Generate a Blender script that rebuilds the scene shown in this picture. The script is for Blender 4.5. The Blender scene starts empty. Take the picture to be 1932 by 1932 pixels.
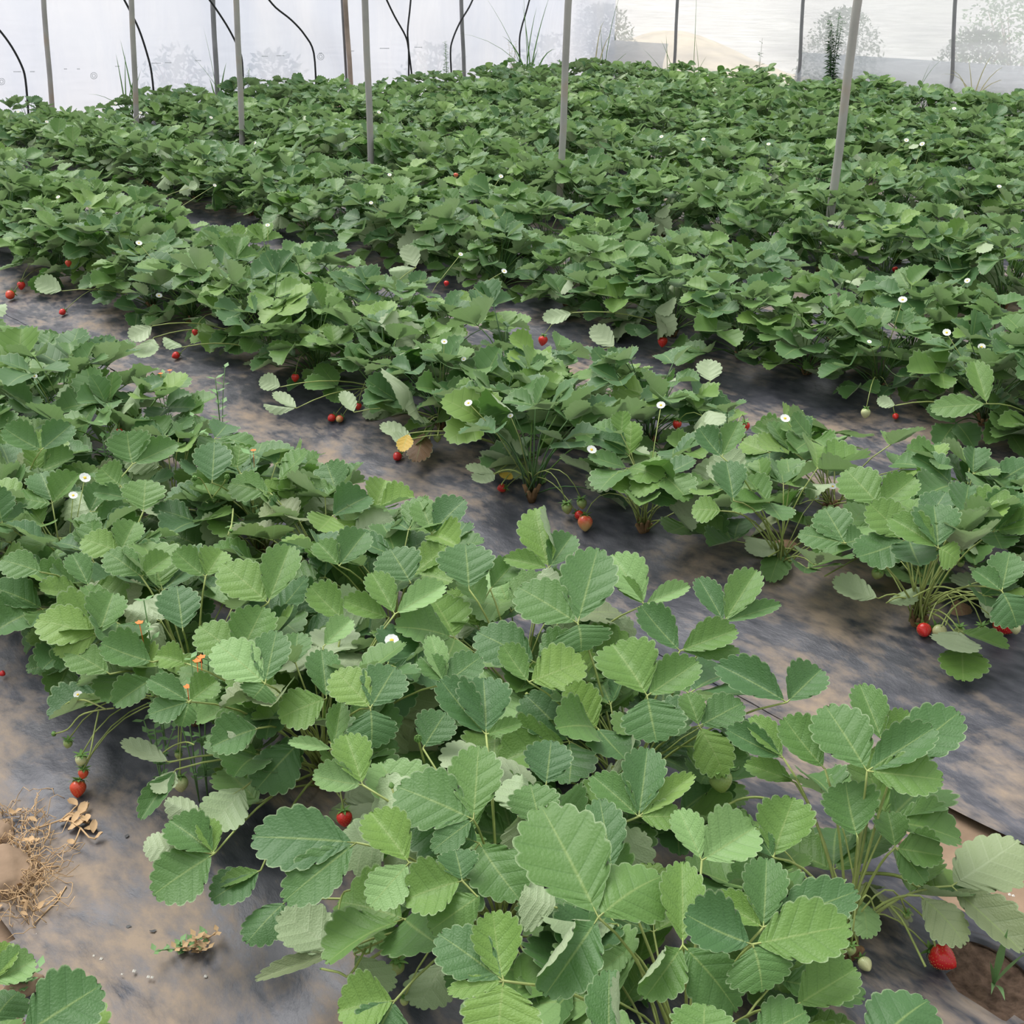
import bpy, bmesh, math, random
import numpy as np
from mathutils import Vector, Matrix, Quaternion, noise

# ------------------------------------------------------------------ camera, sky, sun, exposure
scene = bpy.context.scene
C = scene.collection
H = 1.20                                  # camera height above the bed tops
PITCH = math.radians(23.9)                # looking down
YAW = math.radians(41.0)                  # right of the direction of the rows (+Y)
FPX = 2357.0                              # focal length for a 1932 px wide frame
CAMPOS = Vector((0, 0, H))
FW = Vector((math.sin(YAW), math.cos(YAW), 0))
RT = Vector((math.cos(YAW), -math.sin(YAW), 0))
UP = Vector((0, 0, 1))
VIEW = FW * math.cos(PITCH) - UP * math.sin(PITCH)
CUP = FW * math.sin(PITCH) + UP * math.cos(PITCH)
cam_data = bpy.data.cameras.new('camera')
cam_data.sensor_width = 36.0
cam_data.lens = 36.0 * FPX / 1932.0
cam_data.clip_start = 0.05
cam_data.clip_end = 300
cam = bpy.data.objects.new('camera', cam_data)
C.objects.link(cam)
cam.matrix_world = Matrix(((RT.x, CUP.x, -VIEW.x, 0), (RT.y, CUP.y, -VIEW.y, 0), (RT.z, CUP.z, -VIEW.z, H), (0, 0, 0, 1)))
scene.camera = cam

world = bpy.data.worlds.new('sky')
scene.world = world
world.use_nodes = True
wn = world.node_tree
bg = wn.nodes['Background']
# an even overcast sky: brightest overhead, a third of that at the horizon
w_tc = wn.nodes.new('ShaderNodeTexCoord')
w_sep = wn.nodes.new('ShaderNodeSeparateXYZ')
wn.links.new(w_tc.outputs['Generated'], w_sep.inputs[0])
w_ramp = wn.nodes.new('ShaderNodeValToRGB')
w_ramp.color_ramp.elements[0].color = (0.50, 0.52, 0.55, 1)
w_ramp.color_ramp.elements[1].color = (1.28, 1.31, 1.34, 1)
wn.links.new(w_sep.outputs[2], w_ramp.inputs[0])
wn.links.new(w_ramp.outputs[0], bg.inputs[0])
bg.inputs[1].default_value = 0.85

sun_data = bpy.data.lights.new('sun', 'SUN')
sun_data.energy = 3.0
sun_data.angle = math.radians(40)
sun_data.color = (1.0, 0.98, 0.95)
sun = bpy.data.objects.new('sun', sun_data)
C.objects.link(sun)
SUN_DIR = (-RT * 0.40 + FW * 0.42 + UP * 1.0).normalized()      # towards the sun
sun.rotation_euler = SUN_DIR.to_track_quat('Z', 'Y').to_euler()
sun.location = (0, 0, 6)

scene.view_settings.view_transform = 'Standard'
scene.view_settings.look = 'None'
scene.view_settings.gamma = 1.0
scene.view_settings.use_curve_mapping = False
scene.view_settings.exposure = 0.30
scene.cycles.max_bounces = 6
scene.cycles.transparent_max_bounces = 8
scene.cycles.diffuse_bounces = 3
scene.cycles.glossy_bounces = 2
scene.cycles.transmission_bounces = 4

# ------------------------------------------------------------------ geometry of the place
BED0, PITCHX = 1.0, 1.2                   # bed centres at X = 1.0 + 1.2 k
WALL_Y, WALL_X = 10.3, 10.45


def gz(x, y=0.0):
    return -0.075 * (0.5 - 0.5 * math.cos(2 * math.pi * (x - BED0) / PITCHX)) ** 1.5


def ray(px, py):
    return VIEW + RT * ((px - 966.0) / FPX) - CUP * ((py - 966.0) / FPX)


def at_z(px, py, z):
    d = ray(px, py)
    return CAMPOS + d * ((z - H) / d.z)


def on_ground(px, py, dz=0.0):
    z = 0.0
    for _ in range(6):
        p = at_z(px, py, z + dz)
        z = gz(p.x)
    return at_z(px, py, z + dz)


def at_y(px, py, y):
    d = ray(px, py)
    return CAMPOS + d * (y / d.y)


def at_x(px, py, x):
    d = ray(px, py)
    return CAMPOS + d * (x / d.x)


def project(p):
    v = Vector(p) - CAMPOS
    f = v.dot(VIEW)
    if f < 0.05:
        return None
    return 966 + FPX * v.dot(RT) / f, 966 - FPX * v.dot(CUP) / f, f


# ------------------------------------------------------------------ materials
def mat(name):
    m = bpy.data.materials.new(name)
    m.use_nodes = True
    nt = m.node_tree
    for n in list(nt.nodes):
        nt.nodes.remove(n)
    out = nt.nodes.new('ShaderNodeOutputMaterial')
    return m, nt, out


def N(nt, kind, **kw):
    n = nt.nodes.new(kind)
    for k, v in kw.items():
        if k.startswith('i_'):
            n.inputs[k[2:].replace('_', ' ')].default_value = v
        else:
            setattr(n, k, v)
    return n


def ramp(nt, fac, stops, interp='LINEAR'):
    r = nt.nodes.new('ShaderNodeValToRGB')
    r.color_ramp.interpolation = interp
    el = r.color_ramp.elements
    while len(el) < len(stops):
        el.new(0.5)
    for e, (p, c) in zip(el, stops):
        e.position = p
        e.color = (*c, 1) if len(c) == 3 else c
    nt.links.new(fac, r.inputs[0])
    return r.outputs[0]


def math_n(nt, op, a, b=None, c=None, clamp=False):
    n = nt.nodes.new('ShaderNodeMath')
    n.operation = op
    n.use_clamp = clamp
    for i, v in enumerate((a, b, c)):
        if v is None:
            continue
        if isinstance(v, (int, float)):
            n.inputs[i].default_value = v
        else:
            nt.links.new(v, n.inputs[i])
    return n.outputs[0]


def mix_c(nt, fac, a, b, mode='MIX'):
    n = nt.nodes.new('ShaderNodeMix')
    n.data_type = 'RGBA'
    n.blend_type = mode
    for sock, v in ((n.inputs[0], fac), (n.inputs[6], a), (n.inputs[7], b)):
        if isinstance(v, (int, float)):
            sock.default_value = v
        elif isinstance(v, tuple):
            sock.default_value = (*v, 1) if len(v) == 3 else v
        else:
            nt.links.new(v, sock)
    return n.outputs[2]


def simple(name, col, rough=0.6, spec=0.4, var=0.0, nscale=20.0, bump=0.0, metal=0.0, trans=0.0):
    m, nt, out = mat(name)
    p = N(nt, 'ShaderNodeBsdfPrincipled')
    p.inputs['Roughness'].default_value = rough
    p.inputs['Specular IOR Level'].default_value = spec
    p.inputs['Metallic'].default_value = metal
    tc = N(nt, 'ShaderNodeTexCoord')
    if var or bump:
        no = N(nt, 'ShaderNodeTexNoise')
        no.inputs['Scale'].default_value = nscale
        no.inputs['Detail'].default_value = 5
        nt.links.new(tc.outputs['Object'], no.inputs['Vector'])
    if var:
        lo = tuple(c * (1 - var) for c in col)
        hi = tuple(min(1, c * (1 + var)) for c in col)
        c = ramp(nt, no.outputs[0], [(0.3, lo), (0.7, hi)])
        nt.links.new(c, p.inputs['Base Color'])
    else:
        p.inputs['Base Color'].default_value = (*col, 1)
    if bump:
        b = N(nt, 'ShaderNodeBump')
        b.inputs['Strength'].default_value = bump
        b.inputs['Distance'].default_value = 0.01
        nt.links.new(no.outputs[0], b.inputs['Height'])
        nt.links.new(b.outputs[0], p.inputs['Normal'])
    if trans:
        t = N(nt, 'ShaderNodeBsdfTranslucent')
        t.inputs[0].default_value = (*col, 1)
        mx = N(nt, 'ShaderNodeMixShader')
        mx.inputs[0].default_value = trans
        nt.links.new(p.outputs[0], mx.inputs[1])
        nt.links.new(t.outputs[0], mx.inputs[2])
        nt.links.new(mx.outputs[0], out.inputs[0])
    else:
        nt.links.new(p.outputs[0], out.inputs[0])
    return m


NT = 9                                     # teeth and lateral veins on each side of a leaflet


def leaf_material(name, far=False, fixed=None, under=(0.40, 0.48, 0.29)):
    m, nt, out = mat(name)
    L = nt.links
    uv = N(nt, 'ShaderNodeUVMap')
    uv.uv_map = 'UVMap'
    sep = N(nt, 'ShaderNodeSeparateXYZ')
    L.new(uv.outputs[0], sep.inputs[0])
    u = math_n(nt, 'ABSOLUTE', math_n(nt, 'MULTIPLY_ADD', sep.outputs[0], 2.0, -1.0))
    s = sep.outputs[1]
    if far:
        at = N(nt, 'ShaderNodeAttribute')
        at.attribute_name = 'tone'
        rnd = at.outputs['Fac']
    else:
        oi = N(nt, 'ShaderNodeObjectInfo')
        rnd = oi.outputs['Random']
    if fixed:
        top = ramp(nt, rnd, [(0.0, tuple(c * 0.85 for c in fixed)), (1.0, tuple(c * 1.15 for c in fixed))])
    else:
        top = ramp(nt, rnd, [(0.0, (0.049, 0.134, 0.040)), (0.22, (0.063, 0.157, 0.041)), (0.5, (0.090, 0.198, 0.042)),
                             (0.74, (0.125, 0.243, 0.046)), (0.9, (0.168, 0.299, 0.051)), (1.0, (0.207, 0.340, 0.059))])
    tc = N(nt, 'ShaderNodeTexCoord')
    no = N(nt, 'ShaderNodeTexNoise')
    no.inputs['Scale'].default_value = 3.0 if not far else 9.0
    no.inputs['Detail'].default_value = 3
    L.new(tc.outputs['Object'], no.inputs['Vector'])
    top = mix_c(nt, math_n(nt, 'MULTIPLY', no.outputs[0], 0.4), top, (0.068, 0.156, 0.043)) if not fixed else top
    # midrib, lateral veins and the pale hairy rim
    mid = math_n(nt, 'SUBTRACT', 1.0, math_n(nt, 'DIVIDE', u, 0.055), clamp=True)
    fr = math_n(nt, 'FRACT', math_n(nt, 'MULTIPLY_ADD', s, float(NT), 0.5))
    vd = math_n(nt, 'ABSOLUTE', math_n(nt, 'SUBTRACT', fr, 0.5))
    vein = math_n(nt, 'SUBTRACT', 1.0, math_n(nt, 'DIVIDE', vd, 0.085), clamp=True)
    fade = math_n(nt, 'MULTIPLY', math_n(nt, 'MULTIPLY', math_n(nt, 'SUBTRACT', 0.90, s), 6.0, clamp=True), math_n(nt, 'MULTIPLY', math_n(nt, 'SUBTRACT', s, 0.1), 6.0, clamp=True))
    vein = math_n(nt, 'MULTIPLY', vein, fade)
    rim = math_n(nt, 'MULTIPLY', math_n(nt, 'SUBTRACT', u, 0.945), 20.0, clamp=True)
    if not far:
        top = mix_c(nt, math_n(nt, 'MULTIPLY', vein, 0.16), top, (0.03, 0.09, 0.03))
    top = mix_c(nt, math_n(nt, 'MULTIPLY', mid, 0.65), top, (0.26, 0.36, 0.11))
    top = mix_c(nt, math_n(nt, 'MULTIPLY', rim, 0.7), top, (0.34, 0.44, 0.24))
    und = mix_c(nt, math_n(nt, 'MULTIPLY', rnd, 0.6), under, (0.24, 0.36, 0.16))
    und = mix_c(nt, math_n(nt, 'MULTIPLY', math_n(nt, 'MAXIMUM', mid, math_n(nt, 'MULTIPLY', vein, 0.6)), 0.5), und, (0.42, 0.50, 0.30))
    geo = N(nt, 'ShaderNodeNewGeometry')
    col = mix_c(nt, geo.outputs['Backfacing'], top, und)
    p = N(nt, 'ShaderNodeBsdfPrincipled')
    L.new(col, p.inputs['Base Color'])
    p.inputs['Roughness'].default_value = 0.5
    p.inputs['Specular IOR Level'].default_value = 0.42
    p.inputs['Sheen Weight'].default_value = 0.12
    p.inputs['Sheen Roughness'].default_value = 0.5
    if not far:
        n2 = N(nt, 'ShaderNodeTexNoise')
        n2.inputs['Scale'].default_value = 30
        n2.inputs['Detail'].default_value = 1
        L.new(tc.outputs['Object'], n2.inputs['Vector'])
        pil = math_n(nt, 'COSINE', math_n(nt, 'MULTIPLY', math_n(nt, 'SUBTRACT', fr, 0.5), 6.2832))      # puffed between the veins
        h = math_n(nt, 'ADD', math_n(nt, 'MULTIPLY', n2.outputs[0], 0.9), math_n(nt, 'MULTIPLY', math_n(nt, 'MULTIPLY', pil, fade), -0.13))
        h = math_n(nt, 'SUBTRACT', h, math_n(nt, 'MULTIPLY', vein, 0.35))
        b = N(nt, 'ShaderNodeBump')
        b.inputs['Strength'].default_value = 0.5
        b.inputs['Distance'].default_value = 0.0016
        L.new(h, b.inputs['Height'])
        L.new(b.outputs[0], p.inputs['Normal'])
    t = N(nt, 'ShaderNodeBsdfTranslucent')
    tcol = mix_c(nt, 0.55, col, (0.16, 0.36, 0.05))
    L.new(tcol, t.inputs[0])
    mx = N(nt, 'ShaderNodeMixShader')
    mx.inputs[0].default_value = 0.24
    L.new(p.outputs[0], mx.inputs[1])
    L.new(t.outputs[0], mx.inputs[2])
    L.new(mx.outputs[0], out.inputs[0])
    return m


M = {}
M['leaf'] = leaf_material('strawberry_leaf')
M['leaf_far'] = leaf_material('strawberry_leaf_far', far=True)
M['leaf_light'] = leaf_material('young_leaf', fixed=(0.21, 0.36, 0.12))
M['leaf_yellow'] = leaf_material('yellowing_leaf', fixed=(0.55, 0.36, 0.05), under=(0.5, 0.4, 0.1))
M['leaf_olive'] = leaf_material('dusty_olive_leaf', fixed=(0.21, 0.26, 0.12), under=(0.3, 0.34, 0.18))
M['leaf_dead'] = leaf_material('dead_leaf', fixed=(0.30, 0.17, 0.10), under=(0.36, 0.22, 0.14))
M['stem'] = simple('leaf_stalk', (0.30, 0.36, 0.11), 0.5, 0.4, 0.25, 30)
M['stem_red'] = simple('reddish_stalk', (0.32, 0.20, 0.10), 0.6, 0.3, 0.3, 30)
M['stem_dry'] = simple('dry_stalk', (0.42, 0.29, 0.15), 0.8, 0.2, 0.3, 30)
M['crown'] = simple('crown_base', (0.20, 0.12, 0.06), 0.8, 0.2, 0.5, 40, 0.4)
M['petal'] = simple('white_petal', (0.86, 0.87, 0.84), 0.6, 0.3, trans=0.3)
M['flower_eye'] = simple('yellow_flower_eye', (0.75, 0.52, 0.06), 0.7, 0.2, 0.3, 300)
M['calyx'] = simple('green_calyx', (0.16, 0.30, 0.08), 0.6, 0.3, 0.2, 60, trans=0.15)
M['seed'] = simple('berry_seed', (0.65, 0.42, 0.10), 0.5, 0.4)
M['seed_green'] = simple('unripe_seed', (0.36, 0.34, 0.10), 0.5, 0.4)
M['orange'] = simple('orange_petal', (0.85, 0.20, 0.05), 0.6, 0.2)
M['weed'] = simple('weed_leaf', (0.20, 0.36, 0.14), 0.55, 0.35, 0.2, 15, trans=0.2)
M['grass'] = simple('grass_blade', (0.14, 0.28, 0.08), 0.6, 0.3, 0.25, 5, trans=0.2)
M['grass_pale'] = simple('bleached_grass_blade', (0.55, 0.52, 0.30), 0.7, 0.2, 0.2, 5, trans=0.2)
M['bush'] = simple('bush_leaf', (0.07, 0.15, 0.06), 0.6, 0.3, 0.4, 3, trans=0.15)
M['dry'] = simple('dry_plant', (0.50, 0.34, 0.19), 0.8, 0.15, 0.3, 25)
M['hose'] = simple('black_hose', (0.02, 0.021, 0.023), 0.5, 0.4)
M['crumb'] = simple('white_crumb', (0.75, 0.72, 0.66), 0.8, 0.2)


def berry_material(name, stops):
    m, nt, out = mat(name)
    tc = N(nt, 'ShaderNodeTexCoord')
    sep = N(nt, 'ShaderNodeSeparateXYZ')
    nt.links.new(tc.outputs['Generated'], sep.inputs[0])
    no = N(nt, 'ShaderNodeTexNoise')
    no.inputs['Scale'].default_value = 2.0
    nt.links.new(tc.outputs['Generated'], no.inputs['Vector'])
    f = math_n(nt, 'ADD', sep.outputs[2], math_n(nt, 'MULTIPLY', math_n(nt, 'SUBTRACT', no.outputs[0], 0.5), 0.5))
    c = ramp(nt, f, stops)
    p = N(nt, 'ShaderNodeBsdfPrincipled')
    nt.links.new(c, p.inputs['Base Color'])
    p.inputs['Roughness'].default_value = 0.28
    p.inputs['Specular IOR Level'].default_value = 0.5
    p.inputs['Subsurface Weight'].default_value = 0.0
    nt.links.new(p.outputs[0], out.inputs[0])
    return m


M['ripe'] = berry_material('ripe_berry', [(0.0, (0.62, 0.020, 0.022)), (0.8, (0.60, 0.020, 0.020)), (1.0, (0.68, 0.10, 0.05))])
M['orangered'] = berry_material('ripening_berry', [(0.0, (0.62, 0.05, 0.02)), (0.8, (0.62, 0.07, 0.03)), (1.0, (0.6, 0.3, 0.1))])
M['blush'] = berry_material('half_ripe_berry', [(0.0, (0.52, 0.42, 0.16)), (0.35, (0.66, 0.30, 0.12)), (0.7, (0.68, 0.08, 0.05)), (1.0, (0.6, 0.25, 0.1))])
M['green'] = berry_material('unripe_berry', [(0.0, (0.42, 0.46, 0.17)), (0.6, (0.33, 0.42, 0.15)), (1.0, (0.26, 0.38, 0.10))])
M['pale'] = berry_material('pale_berry', [(0.0, (0.60, 0.58, 0.28)), (0.6, (0.58, 0.60, 0.32)), (1.0, (0.4, 0.5, 0.2))])


def film_material():
    m, nt, out = mat('dusty_black_mulch_film')
    L = nt.links
    tc = N(nt, 'ShaderNodeTexCoord')
    mp = N(nt, 'ShaderNodeMapping')
    mp.inputs['Scale'].default_value = (1.0, 0.55, 1.0)
    L.new(tc.outputs['Object'], mp.inputs[0])
    n1 = N(nt, 'ShaderNodeTexNoise')
    n1.inputs['Scale'].default_value = 3.4
    n1.inputs['Detail'].default_value = 9
    n1.inputs['Roughness'].default_value = 0.72
    n1.inputs['Distortion'].default_value = 0.4
    L.new(mp.outputs[0], n1.inputs['Vector'])
    mp2 = N(nt, 'ShaderNodeMapping')
    mp2.inputs['Scale'].default_value = (46.0, 20.0, 10.0)
    mp2.inputs['Rotation'].default_value = (0, 0, 0.3)
    L.new(tc.outputs['Object'], mp2.inputs[0])
    n2 = N(nt, 'ShaderNodeTexNoise')
    n2.inputs['Scale'].default_value = 1.0
    n2.inputs['Detail'].default_value = 6
    L.new(mp2.outputs[0], n2.inputs['Vector'])
    f = math_n(nt, 'ADD', math_n(nt, 'MULTIPLY', n1.outputs[0], 0.78), math_n(nt, 'MULTIPLY', n2.outputs[0], 0.22))
    sx = N(nt, 'ShaderNodeSeparateXYZ')
    L.new(tc.outputs['Object'], sx.inputs[0])
    edge = math_n(nt, 'MULTIPLY', math_n(nt, 'SUBTRACT', 0.66, sx.outputs[0]), 0.9, clamp=True)      # soil drawn over the buried edge
    f = math_n(nt, 'ADD', f, math_n(nt, 'MINIMUM', edge, 0.035))
    dust = ramp(nt, f, [(0.485, (0, 0, 0)), (0.62, (1, 1, 1))])
    thin = ramp(nt, n2.outputs[0], [(0.30, (0.034, 0.036, 0.048)), (0.70, (0.094, 0.093, 0.110))])
    col = mix_c(nt, math_n(nt, 'MULTIPLY', dust, 0.82), thin, (0.31, 0.235, 0.165))
    p = N(nt, 'ShaderNodeBsdfPrincipled')
    L.new(col, p.inputs['Base Color'])
    L.new(ramp(nt, dust, [(0.0, (0.42,) * 3), (1.0, (0.85,) * 3)]), p.inputs['Roughness'])
    p.inputs['Specular IOR Level'].default_value = 0.45
    b = N(nt, 'ShaderNodeBump')
    b.inputs['Strength'].default_value = 0.8
    b.inputs['Distance'].default_value = 0.008
    L.new(f, b.inputs['Height'])
    L.new(b.outputs[0], p.inputs['Normal'])
    L.new(p.outputs[0], out.inputs[0])
    return m


M['film'] = film_material()
M['soil'] = simple('pale_dry_soil', (0.27, 0.19, 0.13), 0.95, 0.1, 0.25, 14, 0.6)
M['dark_soil'] = simple('moist_dark_soil', (0.13, 0.085, 0.06), 0.95, 0.1, 0.5, 60, 1.0)
M['outside'] = simple('pale_outside_ground', (0.64, 0.62, 0.60), 0.95, 0.1, 0.2, 2)
M['mound'] = simple('earth_mound', (0.66, 0.56, 0.42), 0.95, 0.1, 0.25, 4, 0.5)


def wall_film(name, clear, tint, fold_dir, streak, white=(0.92, 0.91, 0.93)):
    m, nt, out = mat(name)
    L = nt.links
    tc = N(nt, 'ShaderNodeTexCoord')
    mp = N(nt, 'ShaderNodeMapping')
    mp.inputs['Scale'].default_value = streak
    mp.inputs['Rotation'].default_value = fold_dir
    L.new(tc.outputs['Object'], mp.inputs[0])
    n1 = N(nt, 'ShaderNodeTexNoise')
    n1.inputs['Scale'].default_value = 1.0
    n1.inputs['Detail'].default_value = 5
    n1.inputs['Distortion'].default_value = 0.8
    L.new(mp.outputs[0], n1.inputs['Vector'])
    n3 = N(nt, 'ShaderNodeTexNoise')
    n3.inputs['Scale'].default_value = 0.9
    n3.inputs['Detail'].default_value = 2
    L.new(tc.outputs['Object'], n3.inputs['Vector'])
    hazy = ramp(nt, n1.outputs[0], [(0.35, (0.0,) * 3), (0.7, (1.0,) * 3)])
    dif = N(nt, 'ShaderNodeBsdfDiffuse')
    n4 = math_n(nt, 'MULTIPLY_ADD', n1.outputs[0], 0.6, math_n(nt, 'MULTIPLY', n3.outputs[0], 0.4))
    fol = ramp(nt, n4, [(0.36, (0, 0, 0)), (0.62, (1, 1, 1))])
    L.new(mix_c(nt, fol, tint, white), dif.inputs[0])
    trn = N(nt, 'ShaderNodeBsdfTranslucent')
    L.new(mix_c(nt, fol, tint, white), trn.inputs[0])
    tr = N(nt, 'ShaderNodeBsdfTransparent')
    tr.inputs[0].default_value = (0.97, 0.98, 0.98, 1)
    gl = N(nt, 'ShaderNodeBsdfGlossy')
    gl.inputs['Roughness'].default_value = 0.3
    a = N(nt, 'ShaderNodeMixShader')
    a.inputs[0].default_value = 0.62
    L.new(dif.outputs[0], a.inputs[1])
    L.new(trn.outputs[0], a.inputs[2])
    g = N(nt, 'ShaderNodeMixShader')
    g.inputs[0].default_value = 0.06
    L.new(a.outputs[0], g.inputs[1])
    L.new(gl.outputs[0], g.inputs[2])
    b = N(nt, 'ShaderNodeMixShader')
    L.new(math_n(nt, 'MULTIPLY_ADD', hazy, -clear * 0.55, clear), b.inputs[0])
    L.new(g.outputs[0], b.inputs[1])
    L.new(tr.outputs[0], b.inputs[2])
    bu = N(nt, 'ShaderNodeBump')
    bu.inputs['Strength'].default_value = 0.5
    bu.inputs['Distance'].default_value = 0.03
    L.new(n1.outputs[0], bu.inputs['Height'])
    for x in (dif, trn, gl):
        L.new(bu.outputs[0], x.inputs['Normal'])
    L.new(b.outputs[0], out.inputs[0])
    return m


M['film_left'] = wall_film('milky_greenhouse_film', 0.15, (0.60, 0.63, 0.73), (0, 0.7, 0), (2.6, 1.0, 0.5), (0.76, 0.76, 0.81))
M['film_right'] = wall_film('clear_greenhouse_film', 0.42, (0.97, 0.97, 0.95), (0, 0, 0), (1.0, 0.5, 4.0))
M['skirt'] = wall_film('skirt_film', 0.30, (0.48, 0.52, 0.57), (0, 0, 0), (1.0, 0.6, 5.0), (0.74, 0.76, 0.80))


def pole_material():
    m, nt, out = mat('weathered_galvanised_steel')
    tc = N(nt, 'ShaderNodeTexCoord')
    n1 = N(nt, 'ShaderNodeTexNoise')
    n1.inputs['Scale'].default_value = 4.0
    n1.inputs['Detail'].default_value = 6
    nt.links.new(tc.outputs['Object'], n1.inputs['Vector'])
    c = ramp(nt, n1.outputs[0], [(0.3, (0.30, 0.29, 0.28)), (0.55, (0.40, 0.385, 0.36)), (0.72, (0.40, 0.32, 0.25))])
    p = N(nt, 'ShaderNodeBsdfPrincipled')
    nt.links.new(c, p.inputs['Base Color'])
    p.inputs['Roughness'].default_value = 0.6
    p.inputs['Metallic'].default_value = 0.15
    nt.links.new(p.outputs[0], out.inputs[0])
    return m


M['pole'] = pole_material()
M['pole_dark'] = simple('dark_grey_steel', (0.24, 0.24, 0.25), 0.6, 0.4, 0.2, 5)  # darker grey steel for wall posts, end caps and the side pipe
M['pole_rust'] = simple('rusty_steel', (0.42, 0.33, 0.27), 0.7, 0.3, 0.35, 4)
M['print'] = simple('faint_grey_print', (0.52, 0.55, 0.58), 0.8, 0.1)


# ------------------------------------------------------------------ mesh helpers
class MB:
    def __init__(self):
        self.v, self.f, self.uv = [], [], []

    def add(self, verts, faces, uvs=None):
        o = len(self.v)
        self.v += [tuple(p) for p in verts]
        self.f += [tuple(i + o for i in f) for f in faces]
        self.uv += uvs if uvs else [(0.9, 0.5)] * len(verts)

    def tube(self, pts, r, sides=5, cap=True):
        n = len(pts)
        rs = r if isinstance(r, (list, tuple)) else [r] * n
        pts = [Vector(p) for p in pts]
        d0 = (pts[1] - pts[0]).normalized()
        ref = Vector((0, 0, 1)) if abs(d0.z) < 0.9 else Vector((1, 0, 0))
        a = d0.cross(ref).normalized()
        vs = []
        for i, p in enumerate(pts):
            d = (pts[min(i + 1, n - 1)] - pts[max(i - 1, 0)]).normalized()
            a = (a - d * a.dot(d)).normalized()
            b = d.cross(a)
            for k in range(sides):
                t = 2 * math.pi * k / sides
                vs.append(p + (a * math.cos(t) + b * math.sin(t)) * rs[i])
        fs = []
        for i in range(n - 1):
            for k in range(sides):
                k2 = (k + 1) % sides
                fs.append((i * sides + k, i * sides + k2, (i + 1) * sides + k2, (i + 1) * sides + k))
        if cap:
            fs.append(tuple(range(sides - 1, -1, -1)))
            fs.append(tuple((n - 1) * sides + k for k in range(sides)))
        self.add(vs, fs)

    def mesh(self, name, material, smooth=True):
        me = bpy.data.meshes.new(name)
        me.from_pydata(self.v, [], self.f)
        uvl = me.uv_layers.new(name='UVMap')
        idx = np.empty(len(me.loops), dtype=np.int32)
        me.loops.foreach_get('vertex_index', idx)
        uvl.data.foreach_set('uv', np.array(self.uv, dtype=np.float32)[idx].ravel())
        if smooth:
            me.polygons.foreach_set('use_smooth', [True] * len(me.polygons))
        me.materials.append(material)
        me.update()
        return me


def obj(name, me, parent=None, matrix=None):
    o = bpy.data.objects.new(name, me)
    C.objects.link(o)
    if parent is not None:
        o.parent = parent
    if matrix is not None:
        o.matrix_local = matrix
    return o


def tag(o, label=None, cat=None, group=None, kind=None):
    if label:
        o['label'] = label
    if cat:
        o['category'] = cat
    if group:
        o['group'] = group
    if kind:
        o['kind'] = kind
    return o


def bez(p0, p1, p2, n):
    return [p0 * (1 - t) ** 2 + p1 * 2 * t * (1 - t) + p2 * t * t for t in [i / n for i in range(n + 1)]]


# ------------------------------------------------------------------ leaflets
def leaflet_geo(per_tooth, nu, fold=0.25, cup=0.15, curl=0.15, wave=0.02, width=0.46, corr=0.02, seed=0, side=None):
    """A leaflet of unit length along +Y from the origin, upper face +Z. side='roll' rolls one edge over."""
    rg = random.Random(seed)
    ph = rg.uniform(0, 6.28)
    ns = NT * per_tooth if per_tooth >= 1 else max(3, int(NT * per_tooth))
    V, F, U = [], [], []
    ids = {}
    asym = rg.uniform(-0.06, 0.06)
    bend = rg.uniform(-0.10, 0.10)

    def outline(i):
        s = i / ns
        a = math.pi * s
        y = (1 - math.cos(a)) / 2
        w = width * max(0.0, math.sin(math.pi * min(1, y) ** 1.26)) ** 0.62
        y0 = y
        nx, ny = math.sin(a), -math.cos(a)
        if per_tooth >= 2 and s > 0.2:
            fr = (s * NT + 0.5) % 1.0
            t = (0.058 * max(0, math.sin(math.pi * fr)) ** 0.55 - 0.020) * min(1, (s - 0.2) * 5) * (1 - 0.6 * s ** 8)
            w += nx * t
            y += ny * t + 0.012 * math.sin(math.pi * fr)
        return s, w, y, y0

    def vert(sgn, i, j):
        s, w, y, y0 = outline(i)
        if i == 0:
            key = (0, 0, 0)
        elif i == ns:
            key = (0, ns, 0)
        else:
            key = (sgn if j else 0, i, j)
        if key in ids:
            return ids[key]
        u = j / nu
        ym = y0 - 0.27 * math.sin(math.pi * s) ** 2 * min(1, y0 * 3.2)
        if i in (0, ns):
            u, ym = 0, y if i == 0 else 1.0 + 0.012 * (per_tooth >= 2)
            y = ym
        x = u * w * (1 + sgn * asym)
        yy = ym + (y - ym) * u
        fr = (s * NT + 0.5) % 1.0
        z = fold * x
        if side == 'roll' and sgn > 0:
            z = fold * x + 1.5 * max(0, x - 0.12) ** 1.2
            x = x - 1.7 * max(0, x - 0.22)
        z += cup * (2 * x) ** 2 * 0.5
        z -= curl * (yy - 0.15) ** 2 if yy > 0.15 else 0
        z += corr * math.sin(math.pi * s) ** 1.5 * math.cos(2 * math.pi * fr) * math.sin(math.pi * min(1, u * 0.92 + 0.04)) * (1 if per_tooth >= 2 else 0)
        z += wave * math.sin(math.pi * s) * math.sin(2 * math.pi * s * 2.0 + ph + sgn) * u * u
        xx = sgn * x + bend * yy * yy
        ids[key] = len(V)
        V.append((xx, yy, z))
        U.append((0.5 + 0.5 * sgn * u, s))
        return ids[key]

    for sgn in (1, -1):
        for i in range(ns):
            for j in range(nu):
                q = [vert(sgn, i, j), vert(sgn, i, j + 1), vert(sgn, i + 1, j + 1), vert(sgn, i + 1, j)]
                if sgn < 0:
                    q.reverse()
                q2 = []
                for a in q:
                    if a not in q2:
                        q2.append(a)
                if len(q2) >= 3:
                    F.append(tuple(q2))
    return V, F, U


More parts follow.
